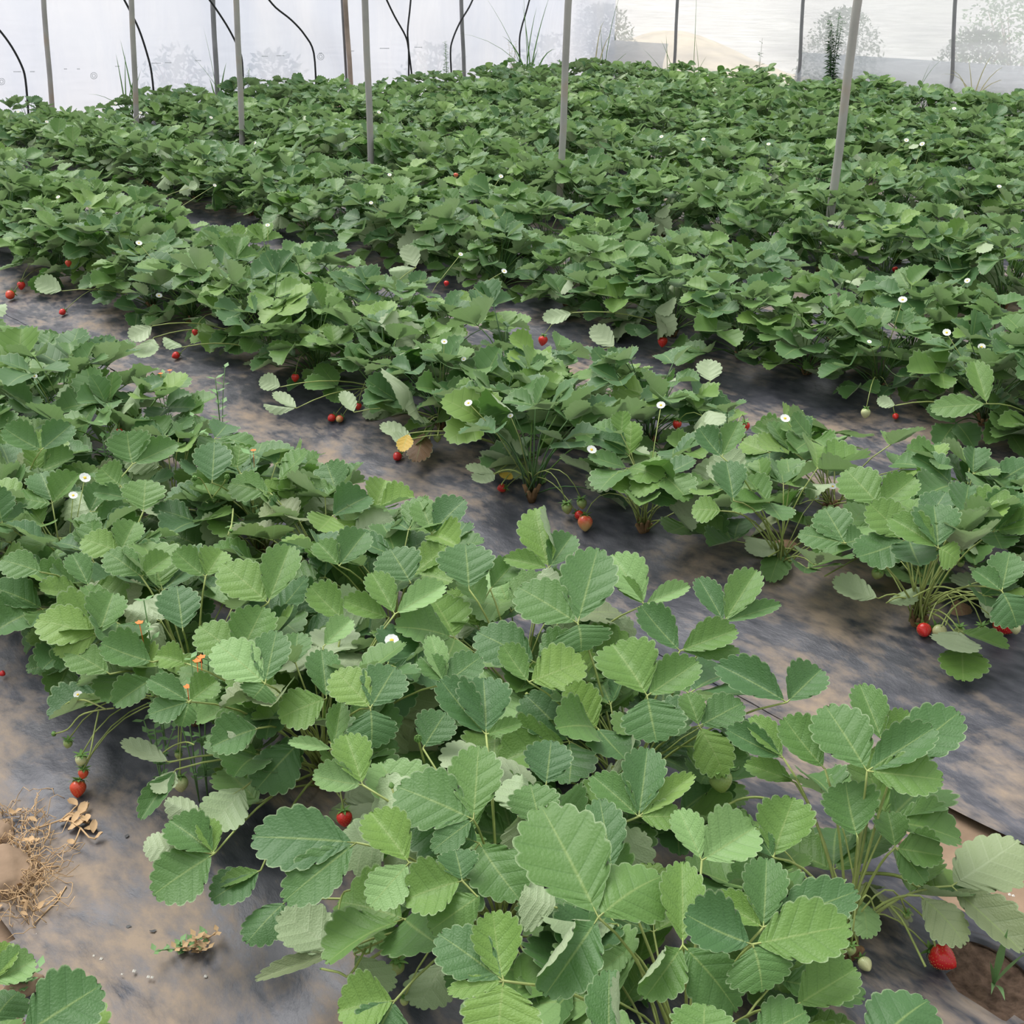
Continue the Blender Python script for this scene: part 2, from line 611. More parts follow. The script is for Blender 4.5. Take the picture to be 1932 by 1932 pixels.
def variant_args(k, rg):
    return dict(fold=rg.uniform(0.02, 0.55), cup=rg.uniform(0.0, 0.35), curl=rg.uniform(-0.12, 0.35), wave=rg.uniform(0.01, 0.045),
                width=rg.uniform(0.41, 0.49), corr=rg.uniform(0.004, 0.009), seed=k)


rgv = random.Random(5)
NEAR_V, MID_V, FAR_V = [], [], []
NEAR_MESH = []
for k in range(12):
    a = variant_args(k, rgv)
    NEAR_V.append(leaflet_geo(4, 4, **a))
    MID_V.append(leaflet_geo(2, 2, **{**a, 'corr': 0.0}))
    FAR_V.append(leaflet_geo(0.9, 1, **{**a, 'corr': 0.0}))


def leaflet_mesh(v, name, material):
    b = MB()
    b.add(*v)
    return b.mesh(name, material)


for k in range(12):
    NEAR_MESH.append(leaflet_mesh(NEAR_V[k], 'leaflet', M['leaf']))
# flatter shapes and rolled shapes for leaflets that are set one by one
TR = {}
for kind, a in dict(
        flat=dict(fold=0.06, cup=0.10, curl=0.10, wave=0.015, width=0.46, corr=0.0075, seed=31),
        vee=dict(fold=0.45, cup=0.15, curl=0.12, wave=0.02, width=0.46, corr=0.007, seed=32),
        cup=dict(fold=0.10, cup=0.55, curl=-0.15, wave=0.02, width=0.46, corr=0.007, seed=33),
        droop=dict(fold=-0.12, cup=-0.10, curl=0.35, wave=0.03, width=0.46, corr=0.006, seed=34),
        roll=dict(fold=0.12, cup=0.15, curl=0.12, wave=0.015, width=0.46, corr=0.007, seed=35, side='roll')).items():
    g = leaflet_geo(4, 4, **a)
    for mk in ('leaf', 'leaf_light', 'leaf_olive', 'leaf_yellow', 'leaf_dead'):
        TR[kind, mk] = leaflet_mesh(g, 'leaflet', M[mk])


def frame(o, ydir, normal, sx, sy, sz=None):
    y = ydir.normalized()
    n = (normal - y * normal.dot(y)).normalized()
    x = y.cross(n)
    sz = sz or 0.5 * (sx + sy)
    return Matrix(((x.x * sx, y.x * sy, n.x * sz, o.x), (x.y * sx, y.y * sy, n.y * sz, o.y), (x.z * sx, y.z * sy, n.z * sz, o.z), (0, 0, 0, 1)))


def random_leaf(rg, az, elev, plen, size, flip=False):
    """Petiole points and three leaflet matrices, in the plant's own space."""
    h = Vector((math.cos(az), math.sin(az), 0))
    d1 = h * math.cos(min(1.5, elev + 0.35)) + UP * math.sin(min(1.5, elev + 0.35))
    d2 = h * math.cos(elev) + UP * math.sin(elev)
    p0 = Vector((rg.uniform(-0.015, 0.015), rg.uniform(-0.015, 0.015), 0.0))
    p1 = p0 + d1 * plen * 0.55
    p2 = p0 + d2 * plen
    pts = bez(p0, p1, p2, 4)
    tang = (pts[-1] - pts[-2]).normalized()
    pitch = rg.uniform(-0.55, 0.35) if elev > 0.7 else rg.uniform(-0.5, 0.1)
    az2 = az + rg.uniform(-0.5, 0.5)
    h2 = Vector((math.cos(az2), math.sin(az2), 0))
    f = h2 * math.cos(pitch) + UP * math.sin(pitch)
    nrm = (-h2 * math.sin(pitch) + UP * math.cos(pitch))
    roll = rg.uniform(-0.45, 0.45)
    if flip:
        roll += math.pi * rg.uniform(0.6, 0.95) * rg.choice((-1, 1))
    nrm = Quaternion(f, roll) @ nrm
    mats = []
    cup = rg.uniform(0.05, 0.6)
    for k, a in enumerate((0.0, rg.uniform(1.0, 1.45), -rg.uniform(1.0, 1.45))):
        yd = Quaternion(nrm, a) @ f
        side = yd.cross(nrm)
        q = Quaternion(side, cup + rg.uniform(-0.2, 0.2))
        yd2, n2 = q @ yd, q @ nrm
        sz = size * (1.0 if k == 0 else rg.uniform(0.86, 0.98))
        o = p2 + yd2 * sz * (0.10 if k == 0 else 0.04)
        mats.append(frame(o, yd2, n2, sz * rg.uniform(0.88, 1.08), sz))
    return pts, p2, mats


def plant_leaves(rg, count=17, hscale=1.0):
    out = []
    for i in range(count):
        t = (i + 0.5) / count
        az = i * 2.399963 + rg.uniform(-0.35, 0.35)
        elev = 1.36 - 1.22 * t ** 1.1 + rg.uniform(-0.12, 0.12)
        plen = (0.205 - 0.045 * t) * rg.uniform(0.8, 1.15) * hscale
        if t > 0.74:                                   # low outer leaves hide the base
            plen *= 0.72
            elev = rg.uniform(0.18, 0.5)
        size = rg.uniform(0.076, 0.104)
        if i < 2:
            size *= 0.75
        flip = rg.random() < (0.04 + 0.12 * t)
        out.append(random_leaf(rg, az, max(0.14, elev), plen, size, flip))
    return out


PET_R = (0.0021, 0.0013)


def petiole_mb(pts, p2, mats, sides=4, r=1.0):
    b = MB()
    n = len(pts)
    b.tube(pts, [r * (PET_R[0] + (PET_R[1] - PET_R[0]) * i / (n - 1)) for i in range(n)], sides)
    for m in mats:
        b.tube([p2, m @ Vector((0, 0.04, 0))], [0.0013 * r, 0.001 * r], 3, False)
    return b


def leaf_material_pick(rg):
    r = rg.random()
    return 'leaf_light' if r < 0.07 else 'leaf_olive' if r < 0.10 else 'leaf'


ID4 = Matrix.Identity(4)
# ------------------------------------------------------------------ the setting: soil, mulch film, film walls
def grid_mesh(name, x0, x1, y0, y1, nx, ny, fz, material, keep=None):
    V = [(x0 + (x1 - x0) * i / nx, y0 + (y1 - y0) * j / ny) for j in range(ny + 1) for i in range(nx + 1)]
    V = [(x, y, fz(x, y)) for x, y in V]
    F = []
    for j in range(ny):
        for i in range(nx):
            a = j * (nx + 1) + i
            if keep and not keep(x0 + (x1 - x0) * (i + .5) / nx, y0 + (y1 - y0) * (j + .5) / ny):
                continue
            F.append((a, a + 1, a + nx + 2, a + nx + 1))
    b = MB()
    b.add(V, F)
    return b.mesh(name, material)


floor_o = obj('floor', grid_mesh('floor', -2.5, WALL_X + 0.05, -3, WALL_Y + 0.05, 130, 60, lambda x, y: gz(x) - 0.018 + 0.006 * noise.noise((x * 5, y * 5, 0)), M['soil']))
tag(floor_o, 'pale dry soil between the film covered beds', kind='structure')
ground_o = obj('ground_outside', grid_mesh('ground', -60, 90, -60, 90, 10, 10, lambda x, y: -0.16, M['outside']))
tag(ground_o, 'pale open ground outside the greenhouse film', kind='structure')

HOLE = on_ground(1868, 1850)


def in_hole(x, y, s=1.0):
    c = HOLE
    dx, dy = x - c.x, y - c.y
    u = (dx * RT.x + dy * RT.y) / (0.060 * s)
    v = (dx * FW.x + dy * FW.y) / (0.085 * s)
    return u * u + v * v < 1


def film_z(x, y):
    w = 0.006 * noise.noise((x * 9, y * 2.2, 1.3)) + 0.0035 * noise.noise((x * 30, y * 9, 4.0)) + 0.004 * abs(noise.noise((x * 14 + y * 8, y * 3, 9.0)))
    if x < 0.66:                                          # gathered folds along the buried edge
        w += min(1, (0.66 - x) * 5) * (0.014 * (0.5 - abs(noise.noise((x * 22 + y * 5, y * 2.0, 3)))) + 0.006 * noise.noise((x * 60 + y * 8, y * 5, 8)))
    return gz(x) + w


FILMS = []
BED_NAMES = ['nearest bed in the lower left corner', 'front bed with the soil hole', 'second bed behind the first open gap', 'third bed', 'fourth bed', 'fifth bed',
             'sixth bed', 'seventh bed', 'eighth bed', 'ninth bed', 'tenth bed', 'last bed along the clear side wall']
for k in range(-1, 8):
    c = BED0 + PITCHX * k
    near = k <= 2
    x0, x1 = (c - 0.70 if k == 0 else c - 0.56, c + 0.66) if near else (c - 0.58, c + 0.60)
    if k == -1:
        x0, x1 = c - 0.5, c + 0.38
    y0 = -0.6 if k < 3 else 0.5
    ny = 330 if near else 60
    nx = 60 if near else 14
    lift = 0.002 * (k % 2)
    me = grid_mesh('mulch_film', x0, x1, y0, WALL_Y - 0.45, nx, ny, lambda x, y: film_z(x, y) + lift, M['film'], (lambda x, y: not in_hole(x, y) and x > 0.36 + .07 * noise.noise((y * 4, 2, 0)) + .03 * noise.noise((y * 15, 2, 5)) and x < 1.405 + 0.25 * max(0, min(1, (y - 0.72) * 5)) + .02 * noise.noise((y * 6, 0, 0))) if k == 0 else (lambda x, y: x > 1.5 - .04 * noise.noise((y * 3, 5, 0)) or y > 1.2) if k == 1 else None)
    FILMS.append(obj('mulch_film', me))
    tag(FILMS[-1], 'dusty black plastic mulch film over the ' + BED_NAMES[k + 1], 'mulch film', 'mulch film sheets over the beds')

# the film walls, gently rippled
def wall_mesh(name, axis, fixed, a0, a1, z0, z1, na, nz, rip, material):
    V, F = [], []
    for j in range(nz + 1):
        for i in range(na + 1):
            a = a0 + (a1 - a0) * i / na
            z = z0 + (z1 - z0) * j / nz
            d = fixed + rip(a, z)
            V.append((a, d, z) if axis == 'y' else (d, a, z))
    for j in range(nz):
        for i in range(na):
            p = j * (na + 1) + i
            F.append((p, p + 1, p + na + 2, p + na + 1))
    b = MB()
    b.add(V, F)
    return b.mesh(name, material)


wl = obj('wall_left', wall_mesh('wall_left', 'y', WALL_Y, -3, WALL_X, -0.2, 2.3, 150, 20, lambda a, z: 0.05 * noise.noise((a * 1.5 + z * 1.6, z * 0.6, 0)) + 0.025 * noise.noise((a * 5 + z * 5, z * 1.5, 2)) + 0.012 * noise.noise((a * 4 + z * 3, z, 5)), M['film_left']))
tag(wl, 'milky white greenhouse film across the row ends', kind='structure')
wr = obj('wall_right', wall_mesh('wall_right', 'x', WALL_X, -4, WALL_Y, -0.2, 2.3, 150, 30, lambda a, z: 0.03 * noise.noise((a * 0.8, z * 4.5, 2)) + 0.01 * noise.noise((a * 3, z * 9, 7)), M['film_right']))
tag(wr, 'clear wrinkled greenhouse film with weeds showing through', kind='structure')
SC = 0.75                                  # sizes along the walls
SK0 = WALL_X - 0.10
sk_top = at_x(1600, 104, SK0).z


def skirt_x(a, z):
    t = max(0.0, (z + 0.1) / (sk_top + 0.1))
    return 0.05 * math.sin(t * math.pi) * -1 + 0.012 * noise.noise((a * 2, z * 8, 3)) - 0.04 * (1 - t)


for nm, a0, a1 in (('trim_1', at_x(1932, 120, SK0).y - 2.5, at_x(1512, 100, SK0).y), ('trim_2', at_x(1260, 100, SK0).y, WALL_Y - 0.05)):
    o = obj(nm, wall_mesh(nm, 'x', SK0, a0, a1, -0.1, sk_top, 70, 10, skirt_x, M['skirt']))
    tag(o, 'greyish doubled film skirt along the foot of the clear wall' + (' right of the bushy plant' if nm == 'trim_1' else ' beside the corner bush'), kind='structure')

# ------------------------------------------------------------------ support poles in the field and posts on the walls
def pole_thing(name, base, top, r, material, label, group, extra=None):
    r = r * SC if name == 'wall_post' else r
    b = MB()
    n = 8
    b.tube([base + (top - base) * (i / n) + Vector((0.004 * math.sin(i * 1.3), 0.003 * math.cos(i * 1.7), 0)) for i in range(n + 1)], r, 12)
    o = obj(name, b.mesh(name, material))
    tag(o, label, 'pole', group)
    c = MB()
    c.tube([top - (top - base) * 0.04, top + (top - base) * 0.004], r * 1.12, 12)
    obj('end_cap', c.mesh('end_cap', M['pole_dark']), o)
    return o


# (visible foot px, top px at the frame edge, radius, label); the feet stand in the gap between beds
FIELD = [((1568, 385), (1620, 0), 0.0185, 'thickest leaning grey steel pole, standing in the field nearest to the clear side wall'),
         ((1057, 330), (1074, 0), 0.0175, 'grey steel pole in the field that stands in front of the greenhouse corner'),
         ((698, 278), (690, 0), 0.0185, 'grey steel field pole just right of the rusty wall post'),
         ((455, 235), (447, 0), 0.0185, 'grey steel field pole with a hose bending behind it, left of the rusty wall post'),
         ((256, 212), (249, 0), 0.0185, 'grey steel field pole next to the tall green grass blades')]
for (fx, fy), (tx, ty), r, lab in FIELD:
    b0 = at_z(fx, fy, 0.205)
    d = ray(tx, ty)
    # the top lies in the plane through the foot square to the view
    n = VIEW
    t = (b0 - CAMPOS).dot(FW) / d.dot(FW)
    p1 = CAMPOS + d * t
    base = b0 + (b0 - p1) * ((b0.z + 0.12) / (p1.z - b0.z))
    top = p1 + (p1 - b0) * (1.9 / (p1.z - b0.z) - 1)
    pole_thing('support_pole', base, top, r, M['pole'], lab, 'steel poles standing in the field')

WALLP = [((83, 0), (96, 182), 0.026, 'pole', 'tan steel post against the milky film, far left in the picture'),
         ((402, 0), (408, 142), 0.028, 'pole_dark', 'grey steel post on the milky film crossed by a black hose'),
         ((652, 0), (660, 140), 0.030, 'pole_rust', 'rusty wall post with a dark pipe beside it'),
         ((871, 0), (874, 106), 0.026, 'pole_dark', 'slim grey post on the milky film near the pointed weed')]
for (x0, y0), (x1, y1), r, mk, lab in WALLP:
    p1, p0 = at_y(x0, y0, WALL_Y - 0.12), at_y(x1, y1, WALL_Y - 0.12)
    s = (p1 - p0) / (p1.z - p0.z)
    o = pole_thing('wall_post', p0 - s * (p0.z + 0.12), p1 + s * 0.9, r, M[mk], lab, 'posts along the film walls')
    if mk == 'pole_rust':
        b = MB()
        q1, q0 = at_y(645, 0, WALL_Y - 0.06), at_y(653, 140, WALL_Y - 0.06)
        s = (q1 - q0) / (q1.z - q0.z)
        b.tube([q0 - s * (q0.z + 0.12), q1 + s * 0.9], 0.012, 8)
        obj('side_pipe', b.mesh('side_pipe', M['pole_dark']), o)
WALLR = [((1279, 0), (1272, 118), 'slim dark post on the clear wall beside the bright bank'),
         ((1516, 0), (1508, 126), 'dark post on the clear wall left of the tall bushy weed'),
         ((1803, 0), (1796, 138), 'dark post on the clear wall beside the grassy clump')]
for (x0, y0), (x1, y1), lab in WALLR:
    p1, p0 = at_x(x0, y0, WALL_X - 0.15), at_x(x1, y1, WALL_X - 0.15)
    s = (p1 - p0) / (p1.z - p0.z)
    pole_thing('wall_post', p0 - s * (p0.z + 0.12), p1 + s * 0.9, 0.022, M['pole_dark'], lab, 'posts along the film walls')

HOSES = [([(-18, 40), (0, 58), (22, 88), (40, 122), (48, 150), (48, 176)], 'black hose curving down the milky film at the left edge of the picture'),
         ([(228, -12), (243, 16), (262, 55), (277, 100), (286, 138), (288, 162)], 'black hose running down behind the pole with the grass blades'),
         ([(386, -12), (407, 16), (432, 55), (450, 92), (457, 118), (456, 140)], 'black hose crossing the grey post and bending behind a field pole'),
         ([(500, -10), (520, 14), (550, 38), (575, 66), (592, 100), (595, 146)], 'black hose with a wide open bend left of the rusty post'),
         ([(724, -12), (744, 30), (765, 68), (771, 95), (778, 128)], 'left black hose of the crossing pair'),
         ([(776, -12), (773, 20), (769, 60), (771, 95), (770, 128)], 'right black hose of the crossing pair'),
         ([(897, -12), (885, 14), (868, 42), (854, 75), (850, 100), (852, 120)], 'black hose bowing left behind the slim grey post'),
         ([(1002, -12), (992, 25), (984, 52), (980, 80), (982, 100)], 'black hose hanging straight beside the tall wall grass')]
for pts, lab in HOSES:
    P = [at_y(x, y, WALL_Y - 0.20) for x, y in pts]
    P[-1].z = min(P[-1].z, 0.1)
    Q = []
    for i in range(len(P) - 1):                      # smooth through the points
        a, b_, c_, d_ = P[max(0, i - 1)], P[i], P[i + 1], P[min(len(P) - 1, i + 2)]
        for t in (0, .25, .5, .75):
            Q.append(0.5 * ((2 * b_) + (c_ - a) * t + (2 * a - 5 * b_ + 4 * c_ - d_) * t * t + (3 * b_ - a - 3 * c_ + d_) * t ** 3))
    Q.append(P[-1])
    Q.append(Vector((P[-1].x, P[-1].y, 0.0)))
    Q.insert(0, Q[0] + (Q[0] - Q[1]).normalized() * 0.5)
    b = MB()
    b.tube(Q, 0.0085, 7)
    tag(obj('irrigation_hose', b.mesh('irrigation_hose', M['hose'])), lab, 'hose', 'black hoses on the milky film')

# the unreadable grey print low on the milky film
PR = MB()
for x, y, w in ((34, 136, 17), (62, 136, 10), (125, 131, 8), (149, 131, 7), (222, 126, 9), (296, 120, 20), (318, 119, 12), (375, 115, 14), (500, 107, 12), (530, 106, 16), (606, 101, 7), (666, 97, 6), (727, 92, 20), (790, 90, 16)):
    for i in range(max(2, w // 3)):
        a = at_y(x - w / 2 + i * 3.0, y, WALL_Y - 0.055)
        c = at_y(x - w / 2 + i * 3.0 + 2.0, y - 1.6, WALL_Y - 0.055)
        PR.add([(a.x, a.y, a.z), (c.x, a.y, a.z), (c.x, a.y, c.z), (a.x, a.y, c.z)], [(0, 1, 2, 3)])
for x, y in ((3, 154), (177, 143), (605, 107)):
    for r in (6.5, 3.6):
        n = 20
        vs = []
        for i in range(n):
            t = 2 * math.pi * i / n
            for q in (r, r - 0.9):
                p = at_y(x + q * math.cos(t), y + q * math.sin(t), WALL_Y - 0.055)
                vs.append(tuple(p))
        PR.add(vs, [(2 * i, 2 * ((i + 1) % n), 2 * ((i + 1) % n) + 1, 2 * i + 1) for i in range(n)])
pr = obj('film_print', PR.mesh('film_print', M['print']), wl)
tag(pr, 'faint grey maker print and round stamps', kind='stuff')

# ------------------------------------------------------------------ weeds and grass by and beyond the film
def blade(mb, base, az, height, lean, w, n=6, droop=0.0):
    height, lean, w = height * 1.12, lean * 0.9, w * SC
    h = Vector((math.cos(az), math.sin(az), 0))
    side = (h * (lean / max(height, .01)) + UP).cross(FW + RT * .3 * math.sin(az * 7 + height * 40)).normalized()
    vs = []
    for i in range(n + 1):
        t = i / n
        p = base + h * (lean * t ** 1.6) + UP * (height * (t - droop * t * t * t))
        ww = w * (1 - t) ** 0.7 * (0.5 + min(1, t * 4) * 0.5)
        vs += [p - side * ww / 2, p + side * ww / 2]
    mb.add(vs, [(2 * i, 2 * i + 1, 2 * i + 3, 2 * i + 2) for i in range(n)])


def grass_clump(name, base, blades, label, cat='grass', material='grass', group=None, rg=None, spread=0.05):
    """blades: (azimuth, height, lean, width, droop), each blade a part"""
    root = tag(obj(name, None), label, cat, group)
    root.location = base
    for az, hh, le, w, dr in blades:
        mb = MB()
        blade(mb, Vector((rg.uniform(-spread, spread), rg.uniform(-spread, spread), 0)), az, hh, le, w, 7, dr)
        obj('blade', mb.mesh('blade', M[material]), root)
    return root


rg = random.Random(77)
LEFT_AZ, RIGHT_AZ = math.atan2(-RT.y, -RT.x), math.atan2(RT.y, RT.x)


def base_in(px, py, y):
    p = at_y(px, py, y)
    return Vector((p.x, p.y, 0.0))


def base_rx(px, py, x):
    p = at_x(px, py, x)
    return Vector((p.x, p.y, 0.0))


b0 = base_in(240, 150, WALL_Y - 0.5)
grass_clump('grass_clump', b0, [(LEFT_AZ, .56, .06, .022, 0), (LEFT_AZ, .52, .03, .022, .1), (RIGHT_AZ, .50, .05, .018, .05), (RIGHT_AZ, .36, .13, .02, 0), (RIGHT_AZ, .40, .16, .018, 0), (LEFT_AZ, .30, .35, .012, .35)],
            'upright green grass blades beside a field pole at the milky film', rg=rg)
b0 = base_in(418, 130, WALL_Y - 0.3)
grass_clump('grass_clump', b0, [(LEFT_AZ, .25, .05, .03, 0), (RIGHT_AZ, .36, .10, .03, 0), (RIGHT_AZ, .30, .25, .014, .4), (RIGHT_AZ, .22, .22, .012, .3), (LEFT_AZ, .62, .08, .008, 0), (LEFT_AZ, .42, .30, .008, 0)],
            'short grass tuft at the foot of the grey post crossed by a hose', rg=rg)
b0 = base_in(1002, 95, WALL_Y - 0.75)
grass_clump('grass_clump', b0, [(LEFT_AZ, .72, .10, .02, 0), (LEFT_AZ, .62, .28, .03, .25), (RIGHT_AZ, .80, .22, .022, 0), (RIGHT_AZ, .78, .12, .022, .1), (RIGHT_AZ, .55, .26, .03, .35), (RIGHT_AZ, .45, .42, .014, .5), (LEFT_AZ, .85, .06, .012, 0), (LEFT_AZ, .80, .45, .010, 0), (LEFT_AZ, .70, .85, .010, .3), (RIGHT_AZ, .40, .10, .03, .1)],
            'tall arching grass at the milky film beside a straight hose', rg=rg)


def leafy_weed(name, base, height, stems, leaf_len, label, cat, material, rg, spread=0.1, step=0.035, group=None, stemr=0.004, slim=0.32):
    height, leaf_len, spread, step, stemr = height * SC, leaf_len * SC, spread * SC, step * SC, stemr * SC
    root = tag(obj(name, None), label, cat, group)
    root.location = base
    for s in range(stems):
        az = rg.uniform(0, 6.28)
        top = Vector((math.cos(az) * spread * rg.uniform(.2, 1), math.sin(az) * spread * rg.uniform(.2, 1), height * rg.uniform(0.7, 1.0)))
        p0 = Vector((top.x * .2, top.y * .2, 0))
        pts = bez(p0, Vector((p0.x, p0.y, top.z * .5)), top, 6)
        b = MB()
        b.tube(pts, [stemr * (1 - i * .1) for i in range(7)], 4)
        st = obj('stem', b.mesh('stem', M[material]), root)
        lf = MB()
        nl = int(top.z / step)
        for j in range(nl):
            t = (j + 0.6) / nl
            i = min(5, int(t * 6))
            p = pts[i].lerp(pts[i + 1], t * 6 - i)
            for k in range(2):
                a = rg.uniform(0, 6.28)
                L_ = leaf_len * (1.1 - 0.6 * t) * rg.uniform(.7, 1.2)
                d = Vector((math.cos(a), math.sin(a), rg.uniform(-.3, .6))).normalized()
                sd = d.cross(UP).normalized() * L_ * slim * .5
                q = p + d * L_ * .5
                lf.add([p, q - sd, p + d * L_ - UP * L_ * .15, q + sd], [(0, 1, 2, 3)])
        tag(obj('foliage', lf.mesh('foliage', M[material], False), st), kind='stuff')
    return root


leafy_weed('pointed_weed', base_in(842, 100, WALL_Y - 0.25), at_y(842, 45, WALL_Y - .25).z / SC, 3, .07, 'slim pointed pale green weed at the milky film left of the slim grey post', 'weed', 'weed', rg, .06, .03)
leafy_weed('feathery_weed', base_in(965, 98, WALL_Y - 0.25), at_y(965, 74, WALL_Y - .25).z / SC, 4, .06, 'low feathery weed at the film left of the tall arching grass', 'weed', 'grass_pale', rg, .14, .03)
leafy_weed('upright_weed', base_in(465, 125, WALL_Y - 0.22), at_y(465, 110, WALL_Y - .22).z / SC, 2, .06, 'small upright weed right of the field pole with the bent hose', 'weed', 'weed', rg, .04, .03)
# by the clear wall
leafy_weed('tall_weed', base_rx(1577, 70, WALL_X - 0.35), at_x(1577, 14, WALL_X - .35).z / SC, 10, .11, 'tall dark leafy weed rising before the clear wall', 'weed', 'bush', rg, .15, .03)
leafy_weed('small_weed', base_rx(1435, 100, WALL_X - 0.3), at_x(1435, 64, WALL_X - .3).z / SC, 2, .13, 'small weed with a few dark leaves alone before the bright wall', 'weed', 'bush', rg, .06, .12)
leafy_weed('climbing_weed', base_rx(1090, 70, WALL_X - 0.25), 1.5, 5, .13, 'leafy climber in the corner where the two film walls meet', 'weed', 'bush', rg, .14, .06)


def bush(name, base, rx, rz, label, rg, material='bush', n=900, leaf=0.07, cat='bush', group=None):
    rx, rz, leaf = rx * SC, rz * SC, leaf * SC
    root = tag(obj(name, None), label, cat, group)
    root.location = base
    core = MB()
    for i in range(6):
        a = rg.uniform(0, 6.28)
        core.tube([Vector((0, 0, 0)), Vector((math.cos(a) * rx * .5, math.sin(a) * rx * .5, rz * rg.uniform(.5, .9)))], [.012, .004], 4)
    obj('stem', core.mesh('stem', M['dry']), root)
    lf = MB()
    for i in range(n):
        a, r = rg.uniform(0, 6.28), rg.random() ** .5
        z = rg.random()
        env = math.sqrt(max(0, 1 - z * z)) * 0.9 + .1
        p = Vector((math.cos(a) * r * rx * env, math.sin(a) * r * rx * env, z * rz))
        d = Vector((rg.gauss(0, 1), rg.gauss(0, 1), rg.gauss(0.3, .7))).normalized()
        sd = d.cross(Vector((rg.gauss(0, 1), rg.gauss(0, 1), rg.gauss(0, 1)))).normalized()
        L_ = leaf * rg.uniform(.6, 1.3)
        lf.add([p, p + d * L_ * .5 - sd * L_ * .22, p + d * L_, p + d * L_ * .5 + sd * L_ * .22], [(0, 1, 2, 3)])
    tag(obj('foliage', lf.mesh('foliage', M[material], False), root), kind='stuff')
    return root


bush('corner_bush', base_rx(1135, 60, WALL_X + 0.50), .60, .95, 'dark rounded bush outside the clear film near the corner', rg, n=2600)
bush('outside_bush', base_rx(1590, 70, WALL_X + 0.62), .62, 1.0, 'blurry green bush outside the film behind the tall weed', rg, 'bush', n=2600, leaf=.06)
bush('outside_bush', base_rx(1850, 70, WALL_X + 0.60), .62, .80, 'grassy green bush outside the film at the right edge', rg, 'bush', n=2600, leaf=.06)
bush('outside_bush', base_rx(1930, 40, WALL_X + 1.6), .9, 1.5, 'taller pale bush outside the film beyond the right edge clump', rg, 'weed', n=2600, leaf=.07)
for px, s, lab in ((330, .6, 'blurry low weeds outside the milky film left of the grey post'), (820, .5, 'blurry low weeds outside the milky film behind the crossing hoses'), (520, .5, 'faint low weeds outside the milky film under the wide hose bend'), (1040, .55, 'faint weeds outside the milky film near the corner')):
    bush('outside_weed', base_in(px, 120, WALL_Y + 0.75), .5, s, lab, rg, n=260, leaf=.12, cat='weed')

grass_clump('wall_grass', base_rx(1845, 90, WALL_X - 0.3), [(RIGHT_AZ, .50, .30, .018, .3), (RIGHT_AZ, .45, .42, .016, .5), (LEFT_AZ, .48, .25, .016, .35), (RIGHT_AZ, .56, .14, .018, .25), (LEFT_AZ, .40, .10, .02, 0), (RIGHT_AZ, .3, .5, .015, .5), (LEFT_AZ, .52, .4, .012, .5)],
            'drooping yellowish grass clump beside the right dark post', material='grass_pale', rg=rg)
grass_clump('bent_straw', base_rx(1128, 85, WALL_X - 0.35), [(RIGHT_AZ, .55, .16, .024, .25), (RIGHT_AZ, .75, .10, .022, .3)], 'two pale bent straws in front of the corner bush', 'grass', 'grass_pale', rg=rg, spread=.05)
grass_clump('dark_grass', base_rx(1140, 88, WALL_X - 0.3), [(RIGHT_AZ, .90, .18, .014, .1), (LEFT_AZ, .5, .05, .014, 0), (RIGHT_AZ, .30, .35, .012, 0)], 'thin dark grass stems right of the bent straws', rg=rg)
grass_clump('dark_grass', base_rx(1262, 105, WALL_X - 0.3), [(LEFT_AZ, .40, .18, .014, 0), (LEFT_AZ, .45, .04, .014, 0), (LEFT_AZ, .32, .3, .01, 0)], 'thin dark grass stems at the foot of the slim dark post', rg=rg)
grass_clump('dark_grass', base_rx(1318, 105, WALL_X - 0.3), [(LEFT_AZ, 1.0, .02, .010, 0), (LEFT_AZ, .45, .08, .010, 0), (RIGHT_AZ, .28, .14, .012, .0)], 'single tall thin stem right of the slim dark post', rg=rg)
grass_clump('dark_grass', base_rx(1735, 110, WALL_X - 0.3), [(RIGHT_AZ, .34, .10, .010, 0), (RIGHT_AZ, .48, .25, .008, .2), (LEFT_AZ, .2, .05, .01, 0)], 'faint thin stems between the leaning pole and the right dark post', rg=rg)

# the pale earth bank outside the clear wall
V = []
mb = MB()
nx, ny = 14, 60
bank_y = at_x(1190, 60, WALL_X + .8).y
ya, yb = at_x(1470, 90, WALL_X + .6).y, WALL_Y + 1.5
for j in range(ny + 1):
    for i in range(nx + 1):
        t, y = i / nx, ya + (yb - ya) * j / ny
        h = 0.47 * math.exp(-((y - bank_y) / 1.0) ** 2) + 0.10 * max(0, min(1, (y - ya) * 2))
        V.append((WALL_X + 0.25 + 2.4 * t, y, -0.16 + h * math.sin(math.pi * t) ** .8 + 0.02 * noise.noise((y * 4, t * 6, 0))))
mb.add(V, [(j * (nx + 1) + i, j * (nx + 1) + i + 1, (j + 1) * (nx + 1) + i + 1, (j + 1) * (nx + 1) + i) for j in range(ny) for i in range(nx)])
tag(obj('earth_bank', mb.mesh('earth_bank', M['mound'])), 'pale sunlit earth bank outside the clear film', 'bank', kind='structure')

